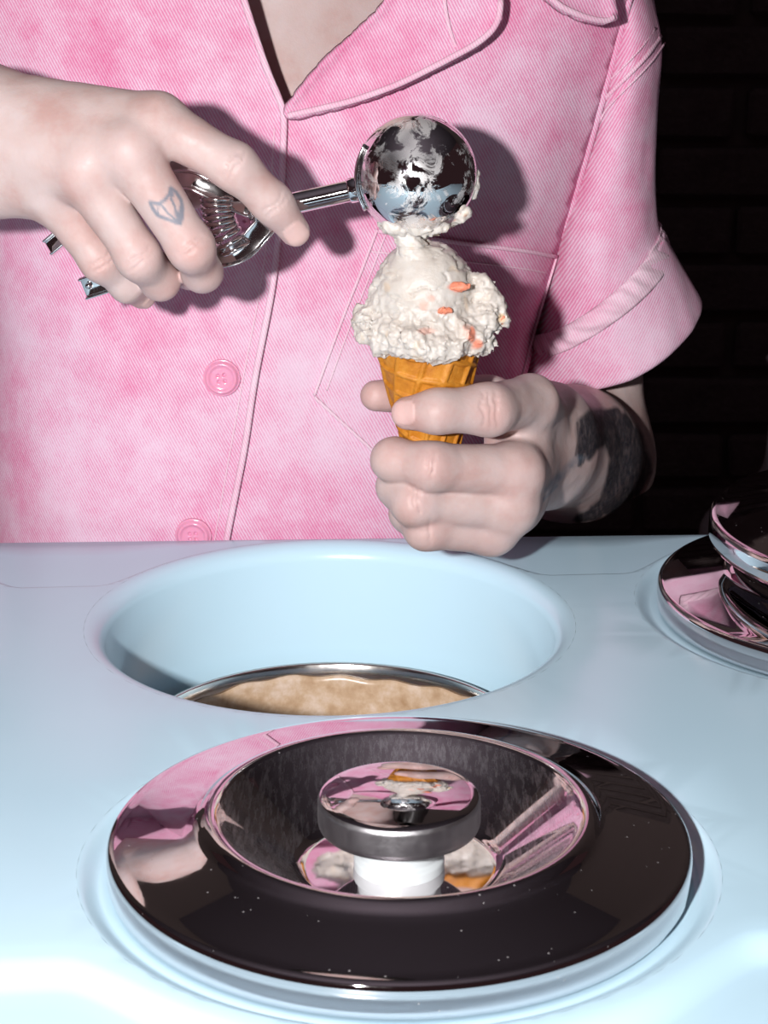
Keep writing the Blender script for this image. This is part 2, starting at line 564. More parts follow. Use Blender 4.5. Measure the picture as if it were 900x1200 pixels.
us = np.concatenate([np.linspace(-1.0, -.45, 24, endpoint=False), np.linspace(-.45, .45, 181), np.linspace(.45, 1.1, 28)[1:]])
P2 = []; edges = []; prev_row = {}
for u in us:
    a = np.array([u]); vb = v_back(a)[0]; vf = v_front(a)[0]; ve = v_edge(a)[0]
    vs = [-.5105, -.510, -.508, -.504, -.50, -.46]
    vs += [vf - .03, vf - .02, vf - .0165, vf - .013, vf - .010, vf - .007, vf - .0035, vf, vf + .01]
    vs += list(np.linspace(vf + .03, vb - .01, 7)) + [vb - .004, vb - .0015, vb, vb + .0005, vb + .0011, vb + .0016, vb + .0024]
    if ve - vb > .008: vs += list(np.linspace(vb + .0024, ve, 4)[1:-1])
    vs += [max(ve, vb + .0030), ve + .0015, ve + .003, ve + .0036, ve + .004]
    row = {}
    for k, v in enumerate(vs):
        if all((u - a_) ** 2 + (v - b_) ** 2 > (RC + .0008) ** 2 for a_, b_ in HOLES):
            key = k if v < vb - .0001 else ('b%d' % round((v - vb) * 1e4) if v < vb + .0027 else None)
            if key is not None and (isinstance(key, str) or k < 15):
                row[key] = len(P2)
                if key in prev_row: edges.append((prev_row[key], len(P2)))
            P2.append((u, v))
    prev_row = row
NC = 144
for a_, b_ in HOLES:
    s = len(P2)
    for i in range(NC):
        t_ = 2 * math.pi * i / NC; P2.append((a_ + RC * math.cos(t_), b_ + RC * math.sin(t_)))
        edges.append((s + i, s + (i + 1) % NC))
vo, eo, fo, *_ = delaunay_2d_cdt([Vector(p) for p in P2], edges, [], 0, 1e-7)
U = np.array([v[:] for v in vo])
Z = top_z(U[:, 0], U[:, 1])
W = uv2w(U[:, 0], U[:, 1])
Vt = [np.column_stack([W, Z])]; Ft = []
for f in fo:
    c = U[list(f)].mean(0)
    if all((c[0] - a_) ** 2 + (c[1] - b_) ** 2 > (RC * .999) ** 2 for a_, b_ in HOLES): Ft.append(tuple(f))
base = len(U)
open_prof = [(RH + (RC - RH) * (1 - math.sin(a)), -.0095 * (1 - math.cos(a))) for a in np.linspace(0, math.pi / 2, 15)] + [(RH, -.03), (RH, -.06), (RH, -.12), (RH, -.21), (RH - .01, -.22), (.05, -.22), (0.0, -.22)]
shut_prof = [(RC - .0087 * k, -.0042 * float(sstep(np.array(k)))) for k in np.linspace(0, 1, 12)] + [(.108, -.0042), (.1072, -.005), (.107, -.05), (0.0, -.05)]
for (a_, b_), prof in zip(HOLES, (open_prof, shut_prof, shut_prof)):
    for r, z in prof:
        t_ = np.arange(NC) * 2 * np.pi / NC
        w = uv2w(a_ + max(r, 1e-4) * np.cos(t_), b_ + max(r, 1e-4) * np.sin(t_))
        Vt.append(np.column_stack([w, np.full(NC, z)]))
    for j in range(len(prof) - 1):
        for i in range(NC):
            i2 = (i + 1) % NC; Ft.append((base + j * NC + i, base + (j + 1) * NC + i, base + (j + 1) * NC + i2, base + j * NC + i2))
    base += NC * len(prof)
CT = empty('ice_cream_counter', (.03, .77, FLOOR_Z))
tag(CT, 'pale blue glossy ice cream counter with round wells', 'counter')
ct = np_mesh('counter_top', np.concatenate(Vt), Ft, MAT['counter'], CT)
bm = bmesh.new(); bm.from_mesh(ct.data)
bmesh.ops.remove_doubles(bm, verts=bm.verts, dist=2e-5)
bmesh.ops.recalc_face_normals(bm, faces=bm.faces)
if max(bm.faces, key=lambda f: f.calc_area()).normal.z < 0: bmesh.ops.reverse_faces(bm, faces=bm.faces)
for f in bm.faces: f.smooth = True
bm.to_mesh(ct.data); bm.free()
# cabinet under the top
def panel(name, u0, u1, v0, v1, z0, z1):
    bm = bmesh.new(); bmesh.ops.create_cube(bm, size=1)
    for v in bm.verts:
        u = u0 if v.co.x < 0 else u1; w = v0 if v.co.y < 0 else v1
        q = uv2w(np.array(u), np.array(w)); v.co = Vector((q[0], q[1], z0 if v.co.z < 0 else z1))
    bmesh.ops.bevel(bm, geom=bm.edges[:], offset=.003, segments=1, affect='EDGES')
    me = bpy.data.meshes.new(name); bm.to_mesh(me); bm.free(); me.materials.append(MAT['cabinet'])
    o = bpy.data.objects.new(name, me); link(o, CT); o.matrix_parent_inverse = Matrix.Translation(-CT.location)
panel('front_panel', -.98, 1.08, -.49, -.47, FLOOR_Z, -.02)
panel('back_panel', -.98, 1.08, .116, .122, FLOOR_Z, -.03)
panel('side_panel', -.98, -.96, -.47, .116, FLOOR_Z, -.02)
panel('side_panel', 1.06, 1.08, -.47, .116, FLOOR_Z, -.02)

# ================================================================== steel lids
def make_lid(name, loc, label, rotz=0, tilt=None):
    root = empty(name, loc); tag(root, label, 'lid', 'polished steel well lids')
    prof = [(0, .0000), (.036, .0000), (.0385, .0004), (.041, .0020), (.0665, .0215), (.0688, .0240), (.0708, .0250), (.0728, .0250), (.0748, .0242), (.0764, .0227), (.0776, .0218)]
    prof += [(r, .0216 - (r - .0776) * .232 + .30 * (r - .0776) * (.1085 - r)) for r in np.linspace(.079, .1085, 8)]
    prof += [(.1102, .0143), (.1112, .0132), (.1117, .0115), (.1118, .003), (.1110, .0008), (.109, 0), (.107, 0), (.107, .010), (.08, .0185), (.070, .020), (.042, -.0008), (.036, -.0022), (0, -.0022)]
    V, F = lathe(prof, 160)
    o = np_mesh('cover', V, F, MAT['lid']); o.parent = root; fix_normals(o)
    o.data.materials.append(MAT['dish'])
    for pl in o.data.polygons:
        rr_c = math.hypot(pl.center.x, pl.center.y)
        if .0405 < rr_c < .0680 and pl.normal.z > 0: pl.material_index = 1
    stem = round_profile([(0, -.0004), (.0175, -.0004), (.0175, .004), (.0155, .0052), (.0155, .0120), (.0180, .0132), (.0205, .0170), (0, .0170)], .0008)
    V, F = lathe(stem, 64); o = np_mesh('knob_stem', V, F, MAT['white_plastic']); o.parent = root
    cap = round_profile([(0, .0165), (.0285, .0165), (.0305, .0175), (.0312, .0195), (.0312, .0282), (.0304, .0298), (.0285, .0304)], .0006)
    cap += [(r, .0304 + .0020 * (1 - (r / .0285) ** 2)) for r in np.linspace(.027, 0, 12)]
    V, F = lathe(cap, 96); o = np_mesh('knob_cap', V, F, MAT['cap']); o.parent = root
    o.data.materials.append(MAT['brushed'])
    for pl in o.data.polygons:
        if abs(pl.normal.z) < .8 and pl.center.z < .0300: pl.material_index = 1
    root.rotation_euler = (tilt[0] if tilt else 0, tilt[1] if tilt else 0, rotz)
    return root
LZ = -.0038
make_lid('well_lid', (.0058, .7095, LZ), 'round steel lid with dished centre and knob in front of the open well')
h2 = uv2w(np.array(PITCHU), np.array(0.))
make_lid('well_lid', (h2[0], h2[1], LZ), 'round steel lid with another lid stacked on top of it')
make_lid('well_lid', (h2[0] + .026, h2[1] + .004, LZ + .0324 + .0022), 'steel lid stacked on top of another lid beside the open well')

# ================================================================== tub in the open well
TB = empty('ice_cream_tub', (H1[0], H1[1] - .002, -.219)); tag(TB, 'round stainless steel tub set deep in the open counter well', 'tub')
tp = [(0, 0), (.080, 0), (.088, .003), (.0925, .012), (.0985, .150), (.1005, .1535), (.1025, .1545), (.1035, .1530), (.1030, .1515)]
tp = [(0, .0), (.085, 0), (.094, .004), (.0985, .016), (.1015, .150), (.1025, .1512), (.1026, .1538), (.1014, .1550), (.1002, .1538), (.0998, .148), (.0965, .018), (.092, .006), (.084, .003), (0, .003)]
V, F = lathe(tp, 96); o = np_mesh('tub_wall', V, F, MAT['tub']); o.parent = TB
# ice cream mass smeared up the tub wall
nr, nt = 46, 128
V = []
for i in range(nr):
    q = i / (nr - 1)
    for j in range(nt):
        a = 2 * math.pi * j / nt
        r = min(.0985 * q * 1.18, .0978)
        z = .108 + .008 * math.sin(a + .6)
        if q > .85: z += (q - .85) / .15 * .018
        V.append((r * math.cos(a), r * math.sin(a), z))
V = np.array(V); nn = fbm(V * 45, 4, 5); V[:, 2] += .009 * nn * np.clip((.097 - np.hypot(V[:, 0], V[:, 1])) / .01, 0.15, 1)
o = np_mesh('ice_cream_mass', V, grid_faces(nt, nr, True), MAT['ice'])
tag(o, 'cream coloured ice cream left in the steel tub', 'ice cream'); o.location = TB.location
at_ = o.data.attributes.new('fruit', 'FLOAT', 'POINT'); at_.data.foreach_set('value', np.clip((fbm(V * 70, 3, 21) - .28) * 9, 0, 1).astype(np.float32))
# thin film of ice cream smeared on the far wall of the tub
nj, ni = 60, 14; V = []
for j in range(nj):
    a = math.radians(20 + 140 * j / (nj - 1))
    top = .1475 + .0012 * math.sin(j * .21) + .0008 * math.sin(j * .9 + 1)
    for i in range(ni):
        q = i / (ni - 1); z = .104 + (top - .104) * q
        r = .0960 + (z - .018) / .13 * .003 - .0010 * (1 - q ** 3)
        V.append((r * math.cos(a), r * math.sin(a), z))
ms = mat('melted_smear', (.50, .36, .24), .3); tt = NT(ms)
tt.l(tt.ramp(tt.noise(70, 5, .65), [(.3, (.36, .22, .12)), (.5, (.50, .35, .23)), (.72, (.66, .53, .44))]), tt.b.inputs['Base Color'])
o = np_mesh('ice_cream_smear', np.array(V), grid_faces(ni, nj), ms); o.parent = TB
sm = o.modifiers.new('thick', 'SOLIDIFY'); sm.thickness = .0006; sm.offset = 0

# ================================================================== person
PERSON = empty('person', (-.06, 1.25, FLOOR_Z))
tag(PERSON, 'person in a pink denim shirt holding an ice cream cone and scoop behind the counter', 'person')

# ---- torso surface of the shirt ----------------------------------
_zk = np.array([-.30, 0., .09, .16, .22, .29, .38])
def t_xc(z): return np.interp(z, _zk, [-.085, -.082, -.074, -.066, -.060, -.056, -.056])
def t_a(z): return np.interp(z, _zk, [.168, .166, .165, .178, .195, .212, .222])
def t_b(z): return np.interp(z, _zk, [.140, .140, .136, .131, .127, .121, .105])
TYC = 1.250
def wrinkle(x, z):
    P = np.stack([x * 7, z * 4.5, 0 * x + 3.3], -1)
    w = .0042 * fbm(P, 3, 31)
    P = np.stack([(x + z * .35) * 26, (z - x * .25) * 7, 0 * x], -1)
    return w + .0016 * fbm(P, 2, 44)
def shirt_Y(x, z):
    x = np.asarray(x, float); z = np.asarray(z, float)
    a = t_a(z); q = np.clip(np.abs(x - t_xc(z)) / a, 0, .9995)
    n = 2.5
    return TYC - t_b(z) * (1 - q ** n) ** (1 / n) + wrinkle(x, z)
def on_shirt(px, py, off=0.0):
    """photo position(s) -> point on the shirt's torso surface, lifted towards the viewer by off"""
    px = np.atleast_1d(np.asarray(px, float)); py = np.atleast_1d(np.asarray(py, float))
    d = np.array([1.0, 0, 0]) * ((px - 450) / FPX)[:, None] + CU * ((600 - py) / FPX)[:, None] + CF
    d = d / d[:, 1:2]
    lo = np.full(len(px), 1.0); hi = np.full(len(px), 1.26)
    for _ in range(34):
        m_ = (lo + hi) / 2; P = CL + d * m_[:, None]
        ins = P[:, 1] >= shirt_Y(P[:, 0], P[:, 2])
        hi = np.where(ins, m_, hi); lo = np.where(ins, lo, m_)
    P = CL + d * hi[:, None]
    e = 2e-3
    gx = (shirt_Y(P[:, 0] + e, P[:, 2]) - shirt_Y(P[:, 0] - e, P[:, 2])) / (2 * e)
    gz = (shirt_Y(P[:, 0], P[:, 2] + e) - shirt_Y(P[:, 0], P[:, 2] - e)) / (2 * e)
    N = np.stack([np.clip(gx, -1.2, 1.2), -np.ones_like(gx), np.clip(gz, -.5, .5)], -1)
    N /= np.linalg.norm(N, axis=1)[:, None]
    off = np.asarray(off, float)
    return P + N * (off[:, None] if off.ndim else off)

def resample(poly, step, closed=True):
    P = np.array(poly, float); out = []
    n = len(P)
    for i in range(n if closed else n - 1):
        a, b = P[i], P[(i + 1) % n]; k = max(1, int(np.ceil(np.linalg.norm(b - a) / step)))
        for j in range(k): out.append(a + (b - a) * j / k)
    if not closed: out.append(P[-1])
    return np.array(out)

def inside(P, poly):
    x, y = P[:, 0], P[:, 1]; r = np.zeros(len(P), bool); n = len(poly)
    for i in range(n):
        x0, y0 = poly[i]; x1, y1 = poly[(i + 1) % n]
        if y0 == y1: continue
        c = ((y0 > y) != (y1 > y)) & (x < (x1 - x0) * (y - y0) / (y1 - y0) + x0)
        r ^= c
    return r

def poly_dist(P, poly, closed=True):
    D = np.full(len(P), 1e9); n = len(poly)
    for i in range(n if closed else n - 1):
        a = np.array(poly[i], float); b = np.array(poly[(i + 1) % n], float)
        ab = b - a; t = np.clip(((P - a) @ ab) / (ab @ ab + 1e-9), 0, 1)
        D = np.minimum(D, np.linalg.norm(P - a - t[:, None] * ab, axis=1))
    return D

SHIRT = None
def cloth(name, poly, off, thick, mt, parent, step=7.0, offfn=None):
    B = resample(poly, step)
    lo = B.min(0); hi = B.max(0)
    gx, gy = np.meshgrid(np.arange(lo[0], hi[0], step), np.arange(lo[1], hi[1], step))
    gx = gx + (np.arange(gx.shape[0]) % 2)[:, None] * step / 2
    G = np.stack([gx.ravel(), gy.ravel()], -1)
    G = G[inside(G, B)]; G = G[poly_dist(G, B) > step * .45]
    A = np.vstack([B, G]); n = len(B)
    vo, eo, fo, *_ = delaunay_2d_cdt([Vector(p) for p in A], [(i, (i + 1) % n) for i in range(n)], [], 1, 1e-4)
    A = np.array([v[:] for v in vo])
    o_ = off if offfn is None else off + offfn(A, poly_dist(A, B))
    V = on_shirt(A[:, 0], A[:, 1], o_)
    F = [tuple(f) for f in fo]
    # outward faces look at the viewer (-Y)
    a, b, c = V[F[0][0]], V[F[0][1]], V[F[0][2]]
    if np.cross(b - a, c - a)[1] > 0: F = [f[::-1] for f in F]
    o = np_mesh(name, V, F, mt, None); o.parent = parent
    s = o.modifiers.new('thick', 'SOLIDIFY'); s.thickness = thick; s.offset = -1
    return o

def seam(name, pts, r, off, parent, mt=None, flat=.45):
    P = resample(smooth_path(pts, 40), 6, False)
    if isinstance(off, np.ndarray): off = np.interp(np.linspace(0, 1, len(P)), np.linspace(0, 1, len(off)), off)
    W = on_shirt(P[:, 0], P[:, 1], off)
    for _ in range(4 if r < .002 else 14):
        W[1:-1] = .25 * W[:-2] + .5 * W[1:-1] + .25 * W[2:]
    W = smooth_path(W[::2] if len(W) > 6 else W, max(len(W), 8))
    V, F = sweep(W, circ(r, 8, r * flat), up=(0, -1, 0))
    o = np_mesh(name, V, F, mt or MAT['seam'], None); o.parent = parent
    return o

# ---- shirt: back and sides (root of the garment's pieces) ---------
th = np.linspace(math.radians(-18), math.radians(198), 60)     # around the back, from side to side
V = []; zz = np.concatenate([np.linspace(-.16, .36, 40), [.375, .388, .398, .405]])
for z in zz:
    k = 1.0 if z <= .36 else 1 - (z - .36) / .045 * .62
    zc = min(z, .36)
    a, b, xc = t_a(zc) * k, t_b(zc) * k, t_xc(zc)
    c, s = np.cos(th), np.sin(th)
    X = xc + a * np.sign(c) * np.abs(c) ** (2 / 2.5); Y = TYC + b * np.sign(s) * np.abs(s) ** (2 / 2.5) * (1.0)
    V.append(np.stack([X, Y + (0 if z <= .36 else .02), 0 * X + z], -1))
SHIRT = np_mesh('shirt', np.concatenate(V), grid_faces(len(th), len(zz)), MAT['denim'])
SHIRT.parent = PERSON; SHIRT.matrix_parent_inverse = Matrix.Translation(-PERSON.location)
SHIRT['label'] = 'washed pink denim short-sleeved shirt with turned-up cuffs'
s_ = SHIRT.modifiers.new('thick', 'SOLIDIFY'); s_.thickness = .0015; s_.offset = -1

seam_r = [(752, -70), (735, -10), (722, 40), (692, 150), (668, 232), (650, 297), (632, 360), (612, 425), (600, 480), (592, 560), (590, 700), (590, 860)]
placket = [(335, 132), (334, 180), (331, 250), (322, 330), (310, 395), (300, 450), (288, 530), (268, 632), (258, 700), (250, 860)]
fold = [(338, 124), (354, 103), (376, 76), (408, 46), (440, 16), (478, -30), (520, -90)]
# right front panel (wearer's left), tucked under the placket
def panel_off(A, d): return .0020 * np.exp(-(poly_dist(A, seam_r, False) / 13) ** 2)
cloth('front_panel', [(300, 160), (330, 142)] + fold + [(600, -120), (700, -110)] + seam_r + [(220, 860), (232, 632), (280, 400)], .0005, .0022, MAT['denim'], SHIRT, 7.0, panel_off)
# left front panel (wearer's right) with the buttoned edge on top
cloth('front_panel', [(285, -5), (296, 30), (312, 78), (326, 112)] + placket + [(-140, 860), (-160, 500), (-160, 250), (-140, 0), (-60, -110), (120, -120), (240, -110)], .0032, .0022, MAT['denim'], SHIRT)
# lapel and collar
def lap_off(A, d): return .0030 * np.exp(-(d / 7) ** 2) + .013 * np.clip((A[:, 0] - 400) / 170, 0, 1)
cloth('lapel', fold[:6] + [(566, -36), (575, -4), (573, 20), (562, 38), (545, 53), (527, 64), (500, 80), (468, 98), (432, 113), (398, 124), (362, 133), (340, 138), (334, 133)], .0060, .0045, MAT['denim'], SHIRT, 5.0, lap_off)
cloth('collar', [(560, -60), (596, -22), (618, -1), (640, 11), (660, 18), (680, 20), (692, 15), (691, 4), (684, -18), (676, -60)], .0075, .0045, MAT['denim'], SHIRT, 5.0, lap_off)
seam('lapel_seam', [(512, -14), (517, 20), (523, 44), (530, 61)], .0011, .0158, SHIRT)
seam('lapel_edge', [(338, 135), (398, 121), (432, 110), (468, 95), (500, 77), (527, 61), (545, 50), (562, 35), (571, 18), (573, -4)], .0018, np.array([.0086, .0086, .0102, .0128, .0155, .0178, .0195, .0208, .0212, .0212]), SHIRT, flat=.7)
seam('collar_edge', [(600, -18), (620, -2), (641, 9), (661, 15), (680, 17), (689, 12)], .0018, .0230, SHIRT, flat=.7)
# buttoned edge: folded strip and its stitching
seam('placket_edge', [(284, -8), (296, 30), (312, 78), (326, 112), (333, 134), (332, 180), (329, 250), (320, 330), (308, 395), (298, 450), (286, 530), (266, 632), (256, 700)], .0019, .0034, SHIRT, flat=.6)
seam('placket_stitch', [(322, 150), (316, 250), (306, 330), (284, 450), (252, 632), (240, 700)], .0005, .0034, SHIRT)
# armhole seam
seam('armhole_seam', seam_r[:9], .0026, .0022, SHIRT, MAT['denim'], .8)
# pocket
pocket = [(440, 270), (436, 288), (648, 297), (600, 452), (588, 520), (492, 588), (440, 530), (367, 463), (400, 375)]
pocket = [(441, 268), (648, 297), (626, 370), (604, 450), (590, 520), (500, 590), (440, 532), (367, 463), (398, 380), (422, 318)]
cloth('pocket', pocket, .0026, .0020, MAT['denim'], SHIRT, 6.0)
seam('pocket_stitch', [(441, 268), (422, 318), (398, 380), (368, 462)], .0009, .0032, SHIRT)
seam('pocket_stitch', [(452, 271), (434, 318), (410, 380), (381, 460)], .0005, .0030, SHIRT)
seam('pocket_stitch', [(368, 464), (440, 531), (498, 586)], .0009, .0032, SHIRT)
seam('pocket_stitch', [(648, 297), (626, 370), (604, 450)], .0008, .0032, SHIRT)
seam('pocket_hem', [(442, 270), (540, 284), (600, 291), (647, 298)], .0012, .0036, SHIRT)
seam('pocket_hem', [(434, 294), (520, 303), (600, 312), (640, 318)], .0006, .0030, SHIRT)

# ---- buttons ------------------------------------------------------
def button(px, py, roll):
    nrad, na = 22, 56; R = .0104; V = []
    prof = lambda r: .0022 + (.0011 * math.exp(-((r - .0078) / .0011) ** 2)) - (.0012 if r > .0094 else 0)
    for i in range(nrad):
        r = R * i / (nrad - 1)
        for j in range(na):
            a = 2 * math.pi * j / na; x, y = r * math.cos(a), r * math.sin(a); z = prof(r)
            for sx in (-1, 1):
                for sy in (-1, 1):
                    z -= .0018 * math.exp(-(((x - sx * .0017) ** 2 + (y - sy * .0017) ** 2) / (.00085 ** 2)) ** 2)
            V.append((x, y, z))
    for j in range(na):
        a = 2 * math.pi * j / na; V.append((R * math.cos(a), R * math.sin(a), -.0006))
    for j in range(na):
        a = 2 * math.pi * j / na; V.append((1e-4 * math.cos(a), 1e-4 * math.sin(a), -.0006))
    V = np.array(V)
    p = on_shirt(px, py, .0040)[0]
    zax = Vector(on_shirt(px, py, .010)[0] - on_shirt(px, py, 0)[0]).normalized()
    xax = Vector((1, 0, 0)); yax = zax.cross(xax).normalized(); xax = yax.cross(zax)
    Rm = Matrix((xax, yax, zax)).transposed() @ Matrix.Rotation(roll, 3, 'Z')
    V = V @ np.array(Rm).T + p
    o = np_mesh('button', V, grid_faces(na, nrad + 2, True), MAT['button'], None); o.parent = SHIRT
for b in ((261, 441, .12), (228, 625, .05), (290, 254, .1)): button(*b)

# ---- sleeves ------------------------------------------------------
def ring_px(L, R, front, Yc, dY, n=160, sq=2.0):
    """ring whose outline passes photo points L and R, its near side displaced by front (px) and dY towards the viewer"""
    a = at(L[0], L[1], Yc); b = at(R[0], R[1], Yc); c = (a + b) / 2
    h = (b - a) / 2
    cx, cy = topx(c)
    fr = at(cx + front[0], cy + front[1], Yc - dY) - c
    t = np.linspace(0, 2 * np.pi, n, endpoint=False)
    ct_, st = np.cos(t), np.sin(t)
    e = 2 / sq
    ct_ = np.sign(ct_) * np.abs(ct_) ** e; st = np.sign(st) * np.abs(st) ** e
    return c + ct_[:, None] * h + st[:, None] * fr

def loft(name, rings, mt, parent, thick=.0016, sub=6, wr=.0016, seed=0, pucker=0):
    R = np.array(rings); n = R.shape[1]
    out = np.stack([smooth_path(R[:, i], (len(R) - 1) * sub + 1) for i in range(n)], 1)
    m = out.shape[0]
    C = out.mean(1, keepdims=True); D = out - C; D /= np.linalg.norm(D, axis=2)[..., None] + 1e-9
    out = out + D * (wr * fbm(out.reshape(-1, 3) * np.array([30, 30, 16]), 3, seed).reshape(m, n, 1))
    if pucker:
        jj, ii = np.meshgrid(np.arange(m), np.arange(n), indexing='ij')
        out = out + D * (pucker * (np.sin(ii / n * 2 * np.pi * 26 + jj * .9 + 2 * np.sin(ii * .21)) * np.sin(jj / (m - 1) * np.pi)))[..., None]
    V = out.reshape(-1, 3)
    o = np_mesh(name, V, grid_faces(n, m, True), mt, None); o.parent = parent; fix_normals(o)
    s = o.modifiers.new('thick', 'SOLIDIFY'); s.thickness = thick; s.offset = -1
    return o, out

SY = 1.228
rings = [ring_px((690, -120), (728, -112), (0, 4), SY + .03, .040),
         ring_px((706, -70), (748, -60), (0, 6), SY + .02, .046),
         ring_px((712, -20), (764, -10), (0, 6), SY + .01, .050),
         ring_px((704, 55), (777, 50), (0, 8), SY, .050),
         ring_px((682, 150), (773, 120), (0, 10), SY, .050),
         ring_px((654, 262), (769, 195), (2, 16), SY, .050),
         ring_px((632, 352), (771, 250), (6, 26), SY, .052),
         ring_px((619, 412), (778, 284), (10, 30), SY, .055)]
sl, slo = loft('sleeve', rings, MAT['denim_sleeve'], SHIRT, seed=3, wr=.0036)
cuff = [ring_px((616, 398), (777, 268), (10, 30), SY, .0565),
        ring_px((614, 412), (786, 288), (11, 31), SY, .0585),
        ring_px((614, 430), (806, 322), (15, 38), SY, .061, sq=1.85),
        ring_px((615, 442), (822, 352), (20, 46), SY, .063, sq=1.7),
        ring_px((624, 440), (812, 352), (19, 43), SY, .056, sq=1.7),
        ring_px((626, 420), (792, 318), (14, 34), SY, .053)]
cf, cfo = loft('cuff', cuff, MAT['denim_sleeve'], SHIRT, thick=.0014, seed=8, wr=.0026)
# folded hem band where the cuff turns up
def ring_strip(name, rgs, mt, out=.001, **kw):
    return loft(name, rgs, mt, SHIRT, **kw)[0]
band = [ring_px((618, 384), (774, 262), (10, 30), SY, .0580),
        ring_px((616, 390), (776, 268), (10, 31), SY, .0605),
        ring_px((615, 402), (782, 282), (11, 31), SY, .0615),
        ring_px((614, 412), (788, 292), (12, 31), SY, .0600)]
ring_strip('cuff_band', band, MAT['seam'], thick=.0016, sub=4, wr=.0018, seed=12, pucker=.0013)
# shoulder yoke seam on the sleeve head
def on_sleeve(px, py, off):
    P = slo.reshape(-1, 3); x, y = topx(P); res = []
    for a, b in zip(px, py):
        w = (x - a) ** 2 + (y - b) ** 2 + np.where(P[:, 1] > SY + .005, 1e6, 0); i = np.argmin(w)
        q = at(a, b, P[i, 1]); res.append(q + np.array([0, -off, 0]))
    return np.array(res)
for dx, r in ((0, .0013), (10, .0006), (-12, .0006)):
    pts = np.array([(774, 42), (760, 62), (742, 82), (720, 104), (704, 122), (694, 142)]) + np.array([dx * .5, dx * .8])
    W = smooth_path(on_sleeve(pts[:, 0], pts[:, 1], .0012), 30)
    V, F = sweep(W, circ(r, 8, r * .7), up=(0, -1, 0)); o = np_mesh('yoke_seam', V, F, MAT['seam'], None); o.parent = SHIRT
# the other sleeve, out to the wearer's right
def ring3(c, ax, r1, r2, n=48):
    ax = Vector(ax).normalized(); u = ax.cross(Vector((0, 1, 0))).normalized(); w = ax.cross(u)
    t = np.linspace(0, 2 * np.pi, n, endpoint=False)
    return np.array(c) + np.cos(t)[:, None] * np.array(u) * r1 + np.sin(t)[:, None] * np.array(w) * r2
SH_R = np.array([-.225, 1.255, .335]); EL_R = np.array([-.375, 1.195, .150])
ax = EL_R - SH_R
rg = [ring3(SH_R + ax * -.10, ax, .052, .060), ring3(SH_R + ax * .15, ax, .062, .066), ring3(SH_R + ax * .45, ax, .062, .064), ring3(SH_R + ax * .72, ax, .064, .066)]
loft('sleeve', rg, MAT['denim_sleeve'], SHIRT, seed=17)
rg = [ring3(SH_R + ax * .60, ax, .066, .068), ring3(SH_R + ax * .76, ax, .070, .072), ring3(SH_R + ax * .77, ax, .064, .066), ring3(SH_R + ax * .62, ax, .062, .064)]
loft('cuff', rg, MAT['denim_sleeve'], SHIRT, seed=18)

# ================================================================== body
A3 = lambda t: at(*t)
def chain(pts, radii):
    P = [at(*p) for p in pts]
    return [Cone(P[i], P[i + 1], radii[i], radii[i + 1]) for i in range(len(P) - 1)]
DA = .032; KA = 1.033
def ata(x, y, Y): return at(x, y, Y + DA)
def chaina(pts, radii): return chain([(x, y, Y + DA) for x, y, Y in pts], [r * KA for r in radii])
# --- wearer's right hand (on the scoop), back of hand to the viewer
palmA = []
for w, k, r0, r1 in (((-40, 124, .985), (184, 143, .951), .0185, .0128), ((-40, 148, .978), (152, 178, .942), .0175, .0132),
                     ((-40, 178, .980), (99, 202, .947), .0175, .0128), ((-40, 205, .985), (63, 230, .961), .0170, .0118)):
    palmA.append(Cone(ata(*w), ata(*k), r0 * KA, r1 * KA))
palmA += [Cone(ata(20, 150, .985), ata(140, 190, .966), .0185, .0145), Cone(ata(10, 190, .99), ata(80, 225, .972), .0175, .0124)]
idxA = chaina([(184, 143, .951), (274, 195, .944), (320, 239, .950), (345, 270, .957)], [.0126, .0102, .0090, .0072])
midA = chaina([(152, 178, .942), (224, 290, .937), (237, 319, .955), (222, 322, .982)], [.0130, .0103, .0087, .0076])
rinA = chaina([(99, 202, .947), (163, 302, .944), (188, 330, .960), (180, 326, .984)], [.0126, .0099, .0083, .0074])
pinA = chaina([(63, 230, .961), (118, 307, .960), (149, 334, .970), (166, 346, .984)], [.0116, .0087, .0074, .0066])
thuA = chaina([(-10, 130, 1.0), (80, 160, 1.0), (160, 196, .998), (226, 222, .990)], [.017, .0155, .0120, .0095])
wrA = ata(-40, 163, .985)
EL = EL_R
armA = [Cone(wrA + np.array([0, 0, .012]), EL + (wrA - EL) * .45, .0235, .034), Cone(wrA - np.array([0, 0, .012]), EL + (wrA - EL) * .45, .0235, .034),
        Cone(EL + (wrA - EL) * .45, EL, .036, .037), Cone(EL, SH_R, .038, .046)]
# --- wearer's left hand (on the cone)
idxB = chain([(622, 470, 1.020), (572, 480, .982), (512, 482, .970), (478, 484, .9755)], [.0132, .0126, .0103, .0082])
midB = chain([(604, 553, .998), (505, 547, .974), (461, 539, .983), (474, 530, 1.008)], [.0138, .0117, .0102, .0085])
rinB = chain([(598, 594, .998), (487, 588, .979), (467, 570, .990), (482, 566, 1.012)], [.0134, .0120, .0102, .0082])
pinB = chain([(576, 622, 1.000), (500, 619, .983), (480, 602, .997), (495, 596, 1.015)], [.0122, .0106, .0092, .0074])
palmB = [Cone(at(622, 472, 1.020), at(636, 498, 1.085), .0135, .019), Cone(at(604, 552, .998), at(636, 515, 1.085), .0142, .019),
         Cone(at(598, 594, .998), at(632, 530, 1.085), .0134, .019), Cone(at(576, 622, 1.000), at(622, 545, 1.085), .0118, .019),
         Cone(at(600, 500, 1.025), at(600, 590, 1.02), .014, .012), Cone(at(560, 600, 1.03), at(620, 530, 1.06), .012, .018)]
thuB = chain([(632, 490, 1.075), (572, 470, 1.058), (505, 462, 1.046), (441, 464, 1.034)], [.0165, .0128, .0108, .0082])
elB = at(690, 540, 1.235); wB = at(640, 522, 1.088)
shB = np.array([.112, 1.250, .300])
